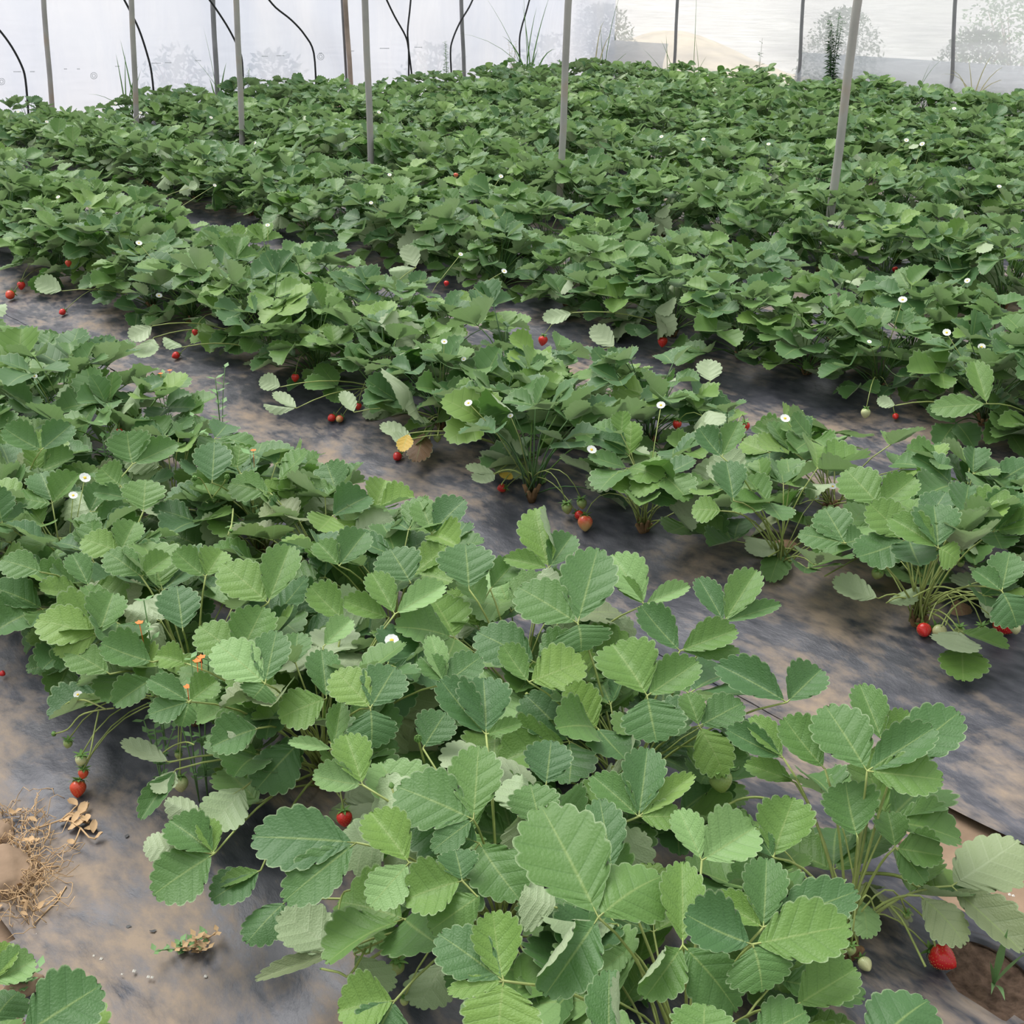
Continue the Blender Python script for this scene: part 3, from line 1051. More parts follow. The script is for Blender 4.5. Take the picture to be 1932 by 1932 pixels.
# ------------------------------------------------------------------ leaves observed one by one
# junction px, py, height | tip px, py, width px, shape (f flat, v folded, c cupped, d drooping, r one edge rolled) + tone (L light, O olive, Y yellow, X dead) + '-' underside up [base px, py]
TRACE = '''
1129 1731 .27 | 1025 1515 168 f | 1034 1877 125 r | 1244 1630 135 d
1051 1713 .20 | 983 1690 110 v-
672 1590 .20 | 478 1572 125 f | 535 1695 95 f
772 1628 .23 | 702 1528 88 v | 698 1706 82 fL
872 1662 .22 | 762 1690 110 v | 862 1602 75 v | 815 1752 85 d 905 1690
893 1546 .25 | 752 1478 125 f | 905 1405 98 f | 815 1602 55 f
684 1481 .22 | 591 1470 62 cL | 655 1383 72 v
645 1794 .05 | 538 1735 105 d- | 483 1845 38 vO
668 1799 .08 | 735 1882 62 d-
840 1810 .06 | 790 1906 92 f-
745 1888 .12 | 638 1900 115 v | 700 1965 110 f
950 1851 .25 | 924 1727 92 c | 830 1758 102 f | 845 1868 42 f | 935 1965 145 f
1288 1784 .25 | 1290 1625 80 v | 1397 1888 112 d | 1221 1883 98 r
1420 1782 .28 | 1292 1738 112 c | 1604 1745 122 f | 1448 1860 122 d
1440 1750 .23 | 1450 1618 82 v | 1618 1680 95 f | 1343 1688 62 v
1324 1624 .22 | 1428 1560 112 vL | 1283 1525 60 vL
1459 1618 .22 | 1490 1510 102 c | 1427 1572 42 v
1636 1455 .27 | 1560 1328 108 f | 1757 1374 78 c | 1779 1470 88 f
1690 1440 .25 | 1812 1342 102 f
1556 1450 .25 | 1475 1362 78 c
1478 1430 .24 | 1370 1383 58 c | 1420 1350 50 v
1500 1476 .20 | 1407 1438 48 v
1665 1400 .24 | 1625 1289 64 v | 1720 1345 50 v
1618 1580 .20 | 1588 1483 104 c
1689 1600 .16 | 1678 1530 62 v | 1778 1615 78 v | 1750 1657 52 d
1485 1325 .22 | 1356 1248 78 v | 1552 1262 78 v
1366 1174 .24 | 1430 1075 62 v | 1320 1088 48 v | 1473 1140 34 v
1283 1228 .22 | 1206 1150 64 c | 1391 1188 64 v | 1395 1220 38 d
1090 1176 .27 | 1130 1032 104 f | 980 1103 98 f | 1105 1221 118 d
998 1287 .22 | 1103 1246 98 f | 946 1222 52 c
1221 1313 .26 | 1160 1210 114 v | 1313 1250 74 c | 1236 1397 118 f
1319 1370 .20 | 1298 1306 48 v | 1402 1325 72 f | 1372 1452 78 d
1216 1141 .24 | 1158 1043 78 vL | 1301 1105 38 vL | 1163 1088 36 v
1035 1072 .25 | 1005 957 84 r | 1082 1008 58 v | 953 1050 42 v
1010 1250 .20 | 902 1188 94 f
917 1386 .24 | 828 1290 74 c | 916 1276 98 v | 984 1364 32 v
699 1336 .25 | 635 1262 78 f | 747 1257 90 f | 707 1403 94 d
616 1318 .23 | 526 1350 84 f | 609 1224 62 v
629 1414 .20 | 646 1325 42 v | 545 1398 28 vL
500 1290 .26 | 411 1210 88 fL | 523 1188 70 f | 482 1316 74 d
452 1240 .23 | 378 1178 78 f | 492 1150 84 c
289 1249 .24 | 190 1223 76 c
352 1252 .22 | 294 1233 58 v
357 1324 .23 | 280 1345 58 f | 282 1278 48 v | 411 1284 62 v | 345 1366 42 d
289 1280 .20 | 213 1326 64 v
208 1272 .20 | 128 1222 64 f
186 1198 .24 | 70 1165 84 f | 216 1117 74 v | 102 1227 48 d
488 1374 .20 | 430 1385 62 v- | 398 1402 84 v
565 1400 .16 | 488 1482 94 d
320 1438 .07 | 234 1404 42 d-
332 1452 .07 | 293 1505 46 d- | 264 1542 48 v
463 1484 .12 | 393 1568 88 d- | 312 1514 52 v- 380 1540
404 1611 .10 | 288 1682 108 f | 323 1543 82 v | 391 1543 46 v | 271 1600 58 f- 330 1598
492 1642 .06 | 398 1692 84 f | 415 1668 36 v
540 1700 .04 | 468 1768 78 d
40 1955 .16 | 190 1858 138 f
-20 1855 .14 | 67 1812 72 vL | 20 1778 60 v
-15 1930 .10 | 28 1862 84 d
1640 1985 .22 | 1745 1866 135 d
1500 1898 .22 | 1618 1828 100 v
1420 1965 .22 | 1522 1908 95 f
1325 1985 .26 | 1332 1893 115 f
1150 1990 .26 | 1145 1828 88 r
1190 1790 .18 | 1128 1830 54 vL
1020 1562 .21 | 1003 1478 94 f
1155 1642 .22 | 1133 1505 80 f
1205 1541 .23 | 1120 1460 64 v | 1310 1462 44 v | 1285 1540 60 f | 1225 1410 80 v
1030 1482 .19 | 1042 1395 88 f
798 1412 .20 | 842 1343 78 f
840 1290 .22 | 798 1238 52 v | 814 1198 42 vL | 908 1238 64 f
885 1112 .24 | 880 1023 104 f
925 1112 .22 | 974 1058 54 v | 878 1082 54 vL 912 1140
775 1100 .21 | 738 1033 88 f
640 1068 .22 | 692 1002 64 v | 600 1020 50 v
506 1138 .25 | 423 1060 84 f | 550 1028 70 v
650 1170 .22 | 583 1113 64 c
735 1165 .22 | 646 1138 50 c
610 1220 .22 | 664 1168 48 vL
745 1159 .24 | 840 1103 54 vL | 703 1078 54 v
227 1042 .25 | 156 1013 64 f | 257 983 58 v
267 1088 .25 | 203 1038 64 f | 322 1048 48 v
388 1088 .24 | 422 1038 62 v | 328 1045 52 c
345 1190 .24 | 335 1103 78 f
78 849 .25 | 6 814 58 c | 132 803 58 c
250 876 .25 | 235 820 78 c | 332 838 52 c
228 916 .25 | 188 888 58 c | 178 925 38 v 240 940
270 966 .25 | 276 903 78 f
400 911 .25 | 406 833 70 f
510 930 .21 | 434 908 68 f
80 1080 .24 | 4 1053 62 f
168 1107 .24 | 138 1043 48 v
1660 955 .24 | 1598 883 80 f | 1722 903 64 c
1770 1034 .24 | 1766 950 84 v | 1683 973 68 v | 1810 1050 60 d
1594 1025 .20 | 1558 956 72 f | 1508 1004 52 f | 1630 1015 62 c
1362 964 .20 | 1306 958 58 f
1384 945 .23 | 1373 868 62 v
1362 862 .24 | 1316 813 48 c | 1391 798 44 c
1478 1028 .03 | 1406 1050 58 d- | 1403 1014 32 v- | 1452 1094 54 f
1658 1129 .05 | 1573 1105 68 d-
1672 1138 .05 | 1733 1110 36 v-
1810 1190 .05 | 1790 1242 88 d- | 1902 1222 42 v
1815 1215 .03 | 1816 1279 88 f
1890 1115 .20 | 1840 1073 44 v | 1907 1040 64 f | 1926 1172 78 d
1795 1672 .08 | 1917 1592 124 fO- | 1928 1792 88 vO
1735 1690 .09 | 1828 1762 84 dO
1625 1697 .07 | 1642 1760 56 dL
800 815 .04 | 788 860 46 dX
1470 1035 .02 | 1492 1010 40 dX
1805 1130 .02 | 1822 1160 40 dX
940 893 .03 | 966 902 22 fY
770 818 .08 | 758 850 30 fY
935 893 .05 | 893 916 42 d- | 880 885 30 d-
778 828 .06 | 740 832 40 d- | 722 808 42 d-
1080 590 .12 | 1024 606 34 d-
1160 655 .10 | 1119 622 42 d-
118 549 .10 | 70 533 44 d-
290 637 .05 | 264 684 44 d-
345 655 .08 | 309 640 27 v-
288 615 .10 | 244 642 38 d-
530 730 .10 | 492 718 40 d-
560 770 .04 | 498 766 30 v- | 520 745 30 d-
668 778 .06 | 650 745 30 d-
1340 720 .08 | 1338 690 46 d-
1690 765 .10 | 1655 757 26 d-
1862 762 .14 | 1757 768 50 f | 1840 680 45 v
785 505 .20 | 768 468 36 d- | 735 515 32 v-
355 355 .20 | 372 350 20 d-
'''
TONE = {'L': 'leaf_light', 'O': 'leaf_olive', 'Y': 'leaf_yellow', 'X': 'leaf_dead'}
SHAPE = {'f': 'flat', 'v': 'vee', 'c': 'cup', 'd': 'droop', 'r': 'roll'}
traced = []                    # (junction, [(matrix, mesh)])
TARGETS = []                   # px, py, radius px, distance: what must stay in view


def target(p, r_px):
    q = project(p)
    TARGETS.append((q[0], q[1], r_px, q[2]))


for line in TRACE.strip().splitlines():
    head, *lets = line.split('|')
    jx, jy, z = (float(t) for t in head.split())
    J = at_z(jx, jy, z)
    to_cam = (CAMPOS - J).normalized()
    items = []
    for s in lets:
        tk = s.split()
        tx, ty, w, code = float(tk[0]), float(tk[1]), float(tk[2]), tk[3]
        bx, by = (float(tk[4]), float(tk[5])) if len(tk) > 4 else (jx + (tx - jx) * .05, jy + (ty - jy) * .05)
        flat_n = UP * 0.55 + to_cam * 0.6
        if z < .1:
            flat_n = UP * 0.9 + to_cam * 0.25
        nrm = flat_n.normalized()

        def on_plane(px, py, o):
            d = ray(px, py)
            return CAMPOS + d * ((o - CAMPOS).dot(nrm) / d.dot(nrm))
        B0 = on_plane(bx, by, J)
        T0 = on_plane(tx, ty, J)
        q = project(B0.lerp(T0, .5))
        W = w / FPX * q[2] * 1.02
        Lr = (T0 - B0).length
        flip = code.endswith('-')
        tone = next((TONE[c] for c in code if c in TONE), 'leaf')
        mtx = frame(B0, T0 - B0, -nrm if flip else nrm, W / 0.92, Lr, min(W / .92, Lr))
        items.append((mtx, TR[SHAPE[code[0]], tone]))
        for f_ in (.3, .7):
            c_ = B0.lerp(T0, f_)
            target(c_, 0.26 * (w + 0.5 * Lr * FPX / q[2]))
    traced.append((J, items))

# open stretches of film and soil that the photograph shows
for px, py, r in ((1250, 1080, 60), (1150, 1000, 60), (1060, 1010, 30), (930, 950, 50), (860, 890, 40), (1500, 1180, 60), (1620, 1230, 80), (1740, 1320, 60), (1870, 1440, 80), (1860, 1320, 60),
                  (700, 835, 30), (430, 692, 26), (390, 680, 22), (300, 670, 22), (30, 560, 30), (90, 610, 20), (640, 810, 20), (90, 1480, 110), (200, 1440, 60), (220, 1560, 70), (120, 1650, 90), (300, 1790, 110), (150, 1790, 80),
                  (420, 1870, 90), (300, 1900, 80), (480, 1810, 30), (1690, 1830, 50), (1870, 1850, 60), (1560, 1120, 20), (1400, 1085, 25), (900, 632, 14), (1240, 690, 12), (1340, 862, 10), (1650, 860, 24),
                  (1560, 770, 20), (1430, 750, 18), (1090, 930, 26), (60, 1330, 40), (60, 1400, 50), (1880, 1560, 30), (1830, 1540, 40), (1580, 930, 12)):
    target(on_ground(px, py), r)
# ------------------------------------------------------------------ where berries and flowers are (px, py)
# berries: px, py, diameter px, stage, height of the centre above the film (None: lying on it), big calyx?, label
BERRIES = [
    (1780, 1808, 48, 'ripe', None, 'large ripe red strawberry lying on the film beside the soil hole'),
    (1744, 1190, 27, 'ripe', None, 'ripe red strawberry left of the pale upturned leaf, at the edge of the second bed'),
    (1898, 1178, 42, 'ripe', None, 'big ripe red strawberry at the right edge behind a small green one'),
    (1916, 1187, 20, 'pale', .045, 'small pale green berry in front of the big red one at the right edge'),
    (1774, 1193, 27, 'pale', None, 'yellow-green berry tucked above the pale upturned leaf'),
    (1811, 1193, 21, 'green', .04, 'small green berry with leafy calyx hanging above the pale upturned leaf'),
    (1853, 1189, 19, 'green', .04, 'small green berry on a thin stalk left of the big red one'),
    (1655, 1083, 23, 'green', .06, 'brownish green berry on arching stalks above the film'),
    (1812, 1063, 15, 'green', .08, 'tiny green berry hanging alone beneath the bright rounded leaf'),
    (1104, 988, 28, 'blush', None, 'half-ripe pink and yellow strawberry lying point down on the film'),
    (1094, 973, 18, 'ripe', None, 'red strawberry mostly hidden behind the half-ripe one'),
    (1070, 960, 20, 'green', .03, 'green berry hanging left of the half-ripe strawberry'),
    (1098, 951, 19, 'green', .04, 'green berry right above the half-ripe strawberry'),
    (1024, 905, 16, 'green', None, 'single green berry on the film under low dark leaves'),
    (946, 921, 17, 'ripe', None, 'bright red strawberry on the film below a yellow leaf'),
    (749, 862, 17, 'ripe', None, 'round red strawberry alone on the film left of the dead brown leaf'),
    (825, 827, 15, 'green', .05, 'left green berry of the hanging pair by the dead brown leaf'),
    (851, 829, 15, 'green', .05, 'right green berry of the hanging pair by the dead brown leaf'),
    (676, 767, 13, 'ripe', .04, 'small red strawberry beside a pale browning leaf'),
    (625, 789, 15, 'ripe', None, 'red strawberry on the film, left of the pair under the second bed'),
    (640, 791, 14, 'blush', None, 'pinkish half-ripe berry on the film, right of the pair under the second bed'),
    (557, 713, 15, 'ripe', .08, 'red strawberry among green stalks above the folded pale leaf'),
    (331, 671, 14, 'ripe', None, 'red strawberry on the film beneath two drooping pale leaves'),
    (117, 589, 12, 'ripe', None, 'small red strawberry low under leaves near the left edge'),
    (18, 557, 17, 'orangered', None, 'orange-red strawberry on the film at the far left'),
    (40, 539, 15, 'ripe', .03, 'dark red strawberry just right of the orange-red one at the far left'),
    (129, 497, 12, 'orangered', .14, 'small orange-red strawberry among upper leaves near the left edge'),
    (368, 627, 12, 'ripe', .10, 'red strawberry peeping through dark leaves above the drooping pale leaves'),
    (147, 1489, 30, 'orangered', None, 'orange-red strawberry with a large green calyx on the near film'),
    (157, 1460, 19, 'orangered', .05, 'berry hidden under green sepals just above the orange-red one'),
    (153, 1435, 22, 'pale', .07, 'yellowish berry under a big calyx, topmost of the hanging cluster on the near film'),
    (128, 1404, 17, 'green', .06, 'small green berry left of the hanging cluster on the near film'),
    (4, 1271, 11, 'ripe', None, 'tiny red berry at the left edge beside dry stalks'),
    (650, 1545, 30, 'ripe', .10, 'dark red strawberry in shade behind a pale folded leaf'),
    (1360, 1474, 44, 'green', .14, 'large round unripe green strawberry hanging in the shade'),
    (341, 1480, 29, 'pale', .05, 'pale green oblong berry hanging beside pale drooping leaves'),
    (1277, 801, 17, 'ripe', .12, 'bright red strawberry held up among leaves of the second bed, near a white flower'),
    (1405, 805, 19, 'ripe', .10, 'bright red strawberry above a small yellow one'),
    (1404, 829, 14, 'pale', .06, 'small yellow berry below a bright red one'),
    (1250, 645, 19, 'ripe', .06, 'red strawberry at the foot of the third bed right of a pale leaf'),
    (1024, 643, 18, 'ripe', .06, 'red strawberry at the foot of the third bed behind the second bed'),
    (1690, 786, 12, 'ripe', None, 'small red berry in deep shade right of the pale round one'),
    (1633, 780, 18, 'pale', .06, 'pale round berry hanging in the shade of the third bed'),
    (1689, 509, 11, 'ripe', .06, 'red berry in the dark gap at the foot of the fourth bed'),
    (842, 535, 10, 'ripe', .08, 'tiny red berry deep in dark leaves of the third bed'),
    (860, 331, 9, 'blush', .22, 'tiny pink berry on the far leaf tops left of the corner pole'),
    (225, 815, 13, 'ripe', .18, 'small red berry among leaves of the front bed, upper left'),
    (1633, 1820, 26, 'pale', None, 'yellow-green unripe berry under a green calyx near the bottom film'),
    (1605, 1793, 20, 'green', .04, 'green bud-like berry above the yellow-green one'),
    (1654, 1745, 15, 'green', .05, 'tiny green berry on a thin stalk above the film'),
    (1711, 1728, 15, 'green', .06, 'tiny green berry upper left of the large ripe one'),
    (748, 1826, 30, 'green', .08, 'green berry with leafy calyx between pale drooping leaves'),
    (763, 1889, 18, 'green', .08, 'round green bud on a stalk near the bottom edge'),
    (336, 1361, 18, 'pale', .10, 'yellowish berry under a bright leaf of the front bed'),
    (337, 1425, 15, 'green', .08, 'small green berry above the pale oblong one'),
]
# flowers: px, py, diameter px, height
FLOWERS = [(739, 1209, 24, .22), (160, 902, 19, .27), (138, 935, 15, .27), (147, 1311, 15, .10), (1116, 849, 17, .20), (884, 761, 14, .24), (838, 645, 11, .26), (1571, 918, 13, .10), (1539, 938, 12, .10), (1481, 790, 17, .24),
           (1247, 765, 15, .22), (1703, 566, 15, .28), (1786, 628, 14, .26), (1852, 655, 13, .22), (951, 512, 10, .24), (869, 480, 8, .28), (505, 425, 8, .28), (262, 459, 11, .28), (300, 558, 11, .14), (798, 1131, 15, .16),
           (963, 785, 10, .20), (875, 678, 9, .22), (65, 710, 10, .24), (735, 330, 7, .28), (945, 333, 8, .28), (700, 383, 7, .28), (715, 212, 7, .26), (265, 213, 6, .26), (88, 230, 6, .26), (34, 211, 6, .26), (218, 195, 6, .26),
           (1327, 263, 7, .28), (1450, 272, 7, .28), (1740, 272, 9, .28), (1710, 265, 8, .28), (1800, 205, 7, .28), (1248, 258, 7, .28), (480, 270, 7, .28), (398, 222, 6, .26), (1395, 190, 5, .26), (1825, 530, 10, .26), (1640, 645, 8, .2), (1885, 352, 8, .26), (110, 372, 7, .26), (405, 350, 6, .26)]
BUDS = [(822, 990 + 335, .2)]
for bx_, by_, d_, *_r in BERRIES:
    hz = _r[1]
    p_ = on_ground(bx_, by_, (hz if hz is not None else d_ * .0003))
    target(p_, d_ * .62)
for fx_, fy_, d_, z_ in FLOWERS:
    target(at_z(fx_, fy_, z_), d_ * .6)
TG = np.array(TARGETS)


def blocks(points, radii, share=0.55):
    """True when a leaflet (centre, radius in metres) would stand before something that has to stay in view."""
    for p, r in zip(points, radii):
        q = project(p)
        if q is None:
            return True
        d = np.hypot(TG[:, 0] - q[0], TG[:, 1] - q[1])
        rp = r * FPX / q[2]
        if np.any((d < TG[:, 2] * 0.85 + rp * share) & (TG[:, 3] > q[2] - 0.01)):
            return True
    return False

# ------------------------------------------------------------------ strawberry plants
rg = random.Random(2024)
KEY = [(1.17, .67), (1.165, 1.08), (0.84, .66), (0.83, .98), (2.03, 1.45), (2.03, 1.11), (1.89, 2.10), (1.95, 1.78), (0.13, 1.10)]
plants = []
for x, y in KEY:
    plants.append((Vector((x, y, 0.0)), -1 if x < .4 else 0 if x < 1.5 else 1, True))
for k in range(-1, 8):
    for sub in (-0.18, 0.18):
        y = -0.3 + rg.uniform(0, .3)
        if k == -1 and sub < 0:
            continue
        while y < 9.75 + 0.2 * math.sin(k * 2.1):
            x = BED0 + PITCHX * k + sub + rg.uniform(-.035, .035)
            yy = y + rg.uniform(-.05, .05)
            y += 0.29
            if k == 0 and sub > 0 and yy < 0.62:
                continue
            if k == 1 and sub < 0 and 0.85 < yy < 1.0:
                continue
            if k == -1 and yy > .9:
                continue
            if any((Vector((x, yy, 0)) - p).length < 0.2 for p, _, kk in plants if kk):
                continue
            plants.append((Vector((x, yy, 0.0)), k, False))
vis = []
for p, k, key in plants:
    q = project(p + UP * 0.13)
    if q is None:
        continue
    m_ = 0.22 * FPX / q[2]
    if key or (-m_ < q[0] < 1932 + m_ and -m_ < q[1] < 1932 + m_):
        vis.append((q[2], p, k, key, q))
vis.sort(key=lambda t: t[0])
NEAR_DIST = 3.0
n_single = 300

ROWN = ['nearest bed', 'front bed', 'second bed', 'third bed', 'fourth bed', 'fifth bed', 'sixth bed', 'seventh bed', 'eighth bed', 'ninth bed', 'tenth bed', 'last bed']
near_plants = []
PROTO_MID = []
for i in range(9):
    r2 = random.Random(300 + i)
    pr_ = []
    for pts, p2, mats in plant_leaves(r2, 27, 1.08):
        b = petiole_mb(pts, p2, mats, 3, 1.15)
        for m in mats:
            V, F, U = MID_V[r2.randrange(12)]
            b.add([m @ Vector(v) for v in V], F, U)
        pr_.append((b.mesh('leaf', M['leaf']), [m @ Vector((0, .5, 0)) for m in mats]))
    PROTO_MID.append(pr_)

crown_me = MB()
for i in range(7):
    a = i * 0.9
    crown_me.tube([Vector((0, 0, -.02)), Vector((math.cos(a) * .018, math.sin(a) * .018, .010 + .006 * (i % 3)))], [.008, .004], 5)
crown_me = crown_me.mesh('crown', M['crown'])


def flower_parts(parent, loc, size, facing, stalk_from=None):
    """Five white petals round a yellow eye, as one part of the plant with sub-parts."""
    f = MB()
    if stalk_from is not None:
        v = stalk_from - loc
        f.tube([v, v * .4 + UP * .02, Vector((0, 0, 0))], [.0012, .001, .001], 4)
    else:
        f.tube([Vector((0, 0, -.02)), Vector((0, 0, 0))], .001, 4)
    fl = obj('flower', f.mesh('flower', M['stem']), parent)
    fl.location = loc
    q = facing.to_track_quat('Z', 'Y').to_matrix().to_4x4()
    for i in range(5):
        pm = q @ Matrix.Rotation(i * 1.2566, 4, 'Z')
        obj('petal', PETAL, fl, pm @ Matrix.Scale(size, 4))
    obj('flower_eye', EYE, fl, q @ Matrix.Scale(size, 4))
    return fl


b = MB()
V = []
for i in range(5):
    t = i / 4
    for j in (-1, 0, 1):
        w = 0.36 * math.sin(math.pi * (0.12 + 0.74 * t)) ** .8
        V.append((j * w, 0.1 + 0.44 * t, 0.04 + 0.06 * t + 0.03 * abs(j)))
b.add(V, [(3 * i + j, 3 * i + j + 1, 3 * i + j + 4, 3 * i + j + 3) for i in range(4) for j in range(2)])
PETAL = b.mesh('petal', M['petal'])
b = MB()
V = [(0, 0, 0.14)] + [(0.17 * math.cos(t * .785), 0.17 * math.sin(t * .785), 0.07) for t in range(8)] + [(0.19 * math.cos(t * .785), 0.19 * math.sin(t * .785), 0.0) for t in range(8)]
b.add(V, [(0, 1 + t, 1 + (t + 1) % 8) for t in range(8)] + [(1 + t, 9 + t, 9 + (t + 1) % 8, 1 + (t + 1) % 8) for t in range(8)])
EYE = b.mesh('flower_eye', M['flower_eye'])


def near_plant(p, k, key, r2, count, hs):
    root = obj('strawberry_plant', None)
    root.location = p
    obj('crown', crown_me, root)
    for pts, p2, mats in plant_leaves(r2, count, hs):
        if blocks([p + m @ Vector((0, .5, 0)) for m in mats], [.04] * 3):
            continue
        lf = obj('leaf', petiole_mb(pts, p2, mats).mesh('leaf', M['stem']), root)
        tone = leaf_material_pick(r2)
        for m in mats:
            if tone == 'leaf':
                me = NEAR_MESH[r2.randrange(12)]
            else:
                me = TR[r2.choice(('flat', 'vee', 'droop')), tone]
            obj('leaflet', me, lf, m)
    return root


ROOTS = []
for i, (f, p, k, key, q) in enumerate(vis[:n_single]):
    r2 = random.Random(1000 + i)
    if f < NEAR_DIST:
        root = near_plant(p, k, key, r2, 30, r2.uniform(.95, 1.15))
        near_plants.append((root, p, k, q))
    else:
        root = obj('strawberry_plant', None)
        a, s = r2.uniform(0, 6.28), r2.uniform(.88, 1.15)
        root.location = p
        root.rotation_euler = (0, 0, a)
        root.scale = (s, s, s * r2.uniform(.9, 1.1))
        rm = Matrix.LocRotScale(root.location, root.rotation_euler, root.scale)
        obj('crown', crown_me, root)
        for me, cs in PROTO_MID[r2.randrange(9)]:
            if blocks([rm @ c_ for c_ in cs], [.04] * 3):
                continue
            obj('leaf', me, root)
    ROOTS.append((root, p, k, f, q))
ONES = 'first second third fourth fifth sixth seventh eighth ninth tenth eleventh twelfth thirteenth fourteenth fifteenth sixteenth seventeenth eighteenth nineteenth'.split()
TENS = {2: 'twent', 3: 'thirt', 4: 'fort', 5: 'fift'}


def ordinal(n):
    if n < 20:
        return ONES[n - 1]
    return TENS[n // 10] + ('ieth' if n % 10 == 0 else 'y-' + ONES[n % 10 - 1])


OWN = {(-1, True, 1): 'strawberry plant at the lower left corner, reaching in beside the dry vine heap',
       (0, False, 1): 'frontmost strawberry plant, its broad leaves cut off by the bottom edge right of centre',
       (0, True, 1): 'strawberry plant with fanned yellow-green stalks beside the cut soil hole and large ripe berry',
       (0, False, 2): 'strawberry plant bearing the largest leaf of all, at the bottom centre',
       (0, True, 2): 'strawberry plant with bud stalks arching before its bare reddish base, middle of the front bed',
       (0, False, 3): 'strawberry plant with a dark red berry in shade behind a pale folded leaf',
       (0, False, 4): 'strawberry plant with pale drooping lower leaves and a pale oblong berry on the near film',
       (0, False, 5): 'strawberry plant whose hanging stalks lead to the orange-red berry on the near film',
       (1, False, 1): 'strawberry plant with long curved berry stalks below a bright round leaf, at the right edge',
       (1, False, 2): 'strawberry plant with a fan of bare stalks beside a dead brown leaf, second bed',
       (1, False, 3): 'strawberry plant just behind the half-ripe pink and yellow berry'}
lines = {}
for t in ROOTS:
    lines.setdefault((t[2], t[1].x > BED0 + PITCHX * t[2]), []).append(t)
for (k, rear), ts in lines.items():
    ts.sort(key=lambda t: t[1].y)
    for i, t in enumerate(ts):
        lab = 'leafy strawberry plant, %s from the right in the %s line of the %s' % (ordinal(i + 1), 'rear' if rear else 'near', ROWN[k + 1])
        lab = OWN.get((k, rear, i + 1), lab)
        tag(t[0], lab, 'strawberry plant', 'strawberry plants of the ' + ROWN[k + 1])

# all the plants farther back: one object, far too many to count
rest = vis[n_single:]
TPL = []
for i in range(8):
    r2 = random.Random(600 + i)
    b = MB()
    tones = []
    for pts, p2, mats in plant_leaves(r2, 22, 1.08):
        for m in mats:
            V, F, U = FAR_V[r2.randrange(12)]
            b.add([m @ Vector(v) for v in V], F, U)
            tones += [r2.random()] * len(V)
    F4 = [f if len(f) == 4 else (f[0], f[1], f[2], f[2]) for f in b.f]
    tri = np.array([(f[0], f[1], f[2]) for f in b.f] + [(f[0], f[2], f[3]) for f in b.f if len(f) == 4], dtype=np.int32)
    TPL.append((np.array(b.v), tri, np.array(b.uv), np.array(tones)))
VV, FF, UU, TT = [], [], [], []
off = 0
r2 = random.Random(9)
for f, p, k, key, q in rest:
    v, t, u, tn = TPL[r2.randrange(8)]
    a, s = r2.uniform(0, 6.28), r2.uniform(.88, 1.18)
    R = np.array([[math.cos(a), -math.sin(a), 0], [math.sin(a), math.cos(a), 0], [0, 0, r2.uniform(.9, 1.1)]]) * s
    VV.append(v @ R.T + np.array(p))
    FF.append(t + off)
    UU.append(u)
    TT.append((tn + r2.random() * .35 - .17).clip(0, 1))
    off += len(v)
VV, FF, UU, TT = np.concatenate(VV), np.concatenate(FF), np.concatenate(UU), np.concatenate(TT)
me = bpy.data.meshes.new('far_foliage')
me.vertices.add(len(VV))
me.vertices.foreach_set('co', VV.astype(np.float32).ravel())
me.loops.add(FF.size)
me.loops.foreach_set('vertex_index', FF.ravel())
me.polygons.add(len(FF))
me.polygons.foreach_set('loop_start', np.arange(0, FF.size, 3, dtype=np.int32))
me.polygons.foreach_set('use_smooth', [True] * len(FF))
uvl = me.uv_layers.new(name='UVMap')
uvl.data.foreach_set('uv', UU[FF.ravel()].astype(np.float32).ravel())
at_ = me.attributes.new('tone', 'FLOAT', 'POINT')
at_.data.foreach_set('value', TT.astype(np.float32))
me.materials.append(M['leaf_far'])
me.update(calc_edges=True)
me.validate()
tag(obj('strawberry_foliage', me), 'dense strawberry foliage filling the far beds up to the film walls', 'foliage', kind='stuff')
print('plants in view', len(vis), 'near', len(near_plants), 'rest', len(rest), 'tris', len(FF))
# ------------------------------------------------------------------ the traced leaves, each on the plant it grows from
def root_matrix(root):
    return Matrix.LocRotScale(root.location, root.rotation_euler, root.scale)


def nearest_root(p, pull=0.0):
    best = min(ROOTS, key=lambda t: (Vector((t[1].x, t[1].y, 0)) - Vector((p.x, p.y, 0))).length)
    return best


for J, items in traced:
    root, p, k, f, q = nearest_root(J)
    inv = root_matrix(root).inverted()
    foot = p + Vector((0.01, 0.01, 0.01))
    mid_ = foot.lerp(J, .45) + UP * (0.05 + 0.15 * max(0, J.z - .1))
    pts = [inv @ v for v in bez(foot, mid_, J, 6)]
    mats = [inv @ m for m, me in items]
    lf = obj('leaf', petiole_mb(pts, inv @ J, mats, 5, 1.1).mesh('leaf', M['stem']), root)
    for m, (m0, me) in zip(mats, items):
        obj('leaflet', me, lf, m)

# ------------------------------------------------------------------ flowers
for fx_, fy_, d_, z_ in FLOWERS:
    loc = at_z(fx_, fy_, z_)
    q = project(loc)
    size = d_ / FPX * q[2] * 1.0
    if q[2] > 9:
        continue
    root, p, k, f, _ = nearest_root(loc)
    inv = root_matrix(root).inverted()
    s = root.scale[0]
    face = (UP * .8 + (CAMPOS - loc).normalized() * .7 + RT * rg.uniform(-.4, .4)).normalized()
    fl = flower_parts(root, inv @ loc, size / s, (inv.to_3x3() @ face).normalized(), inv @ (p + UP * .01))

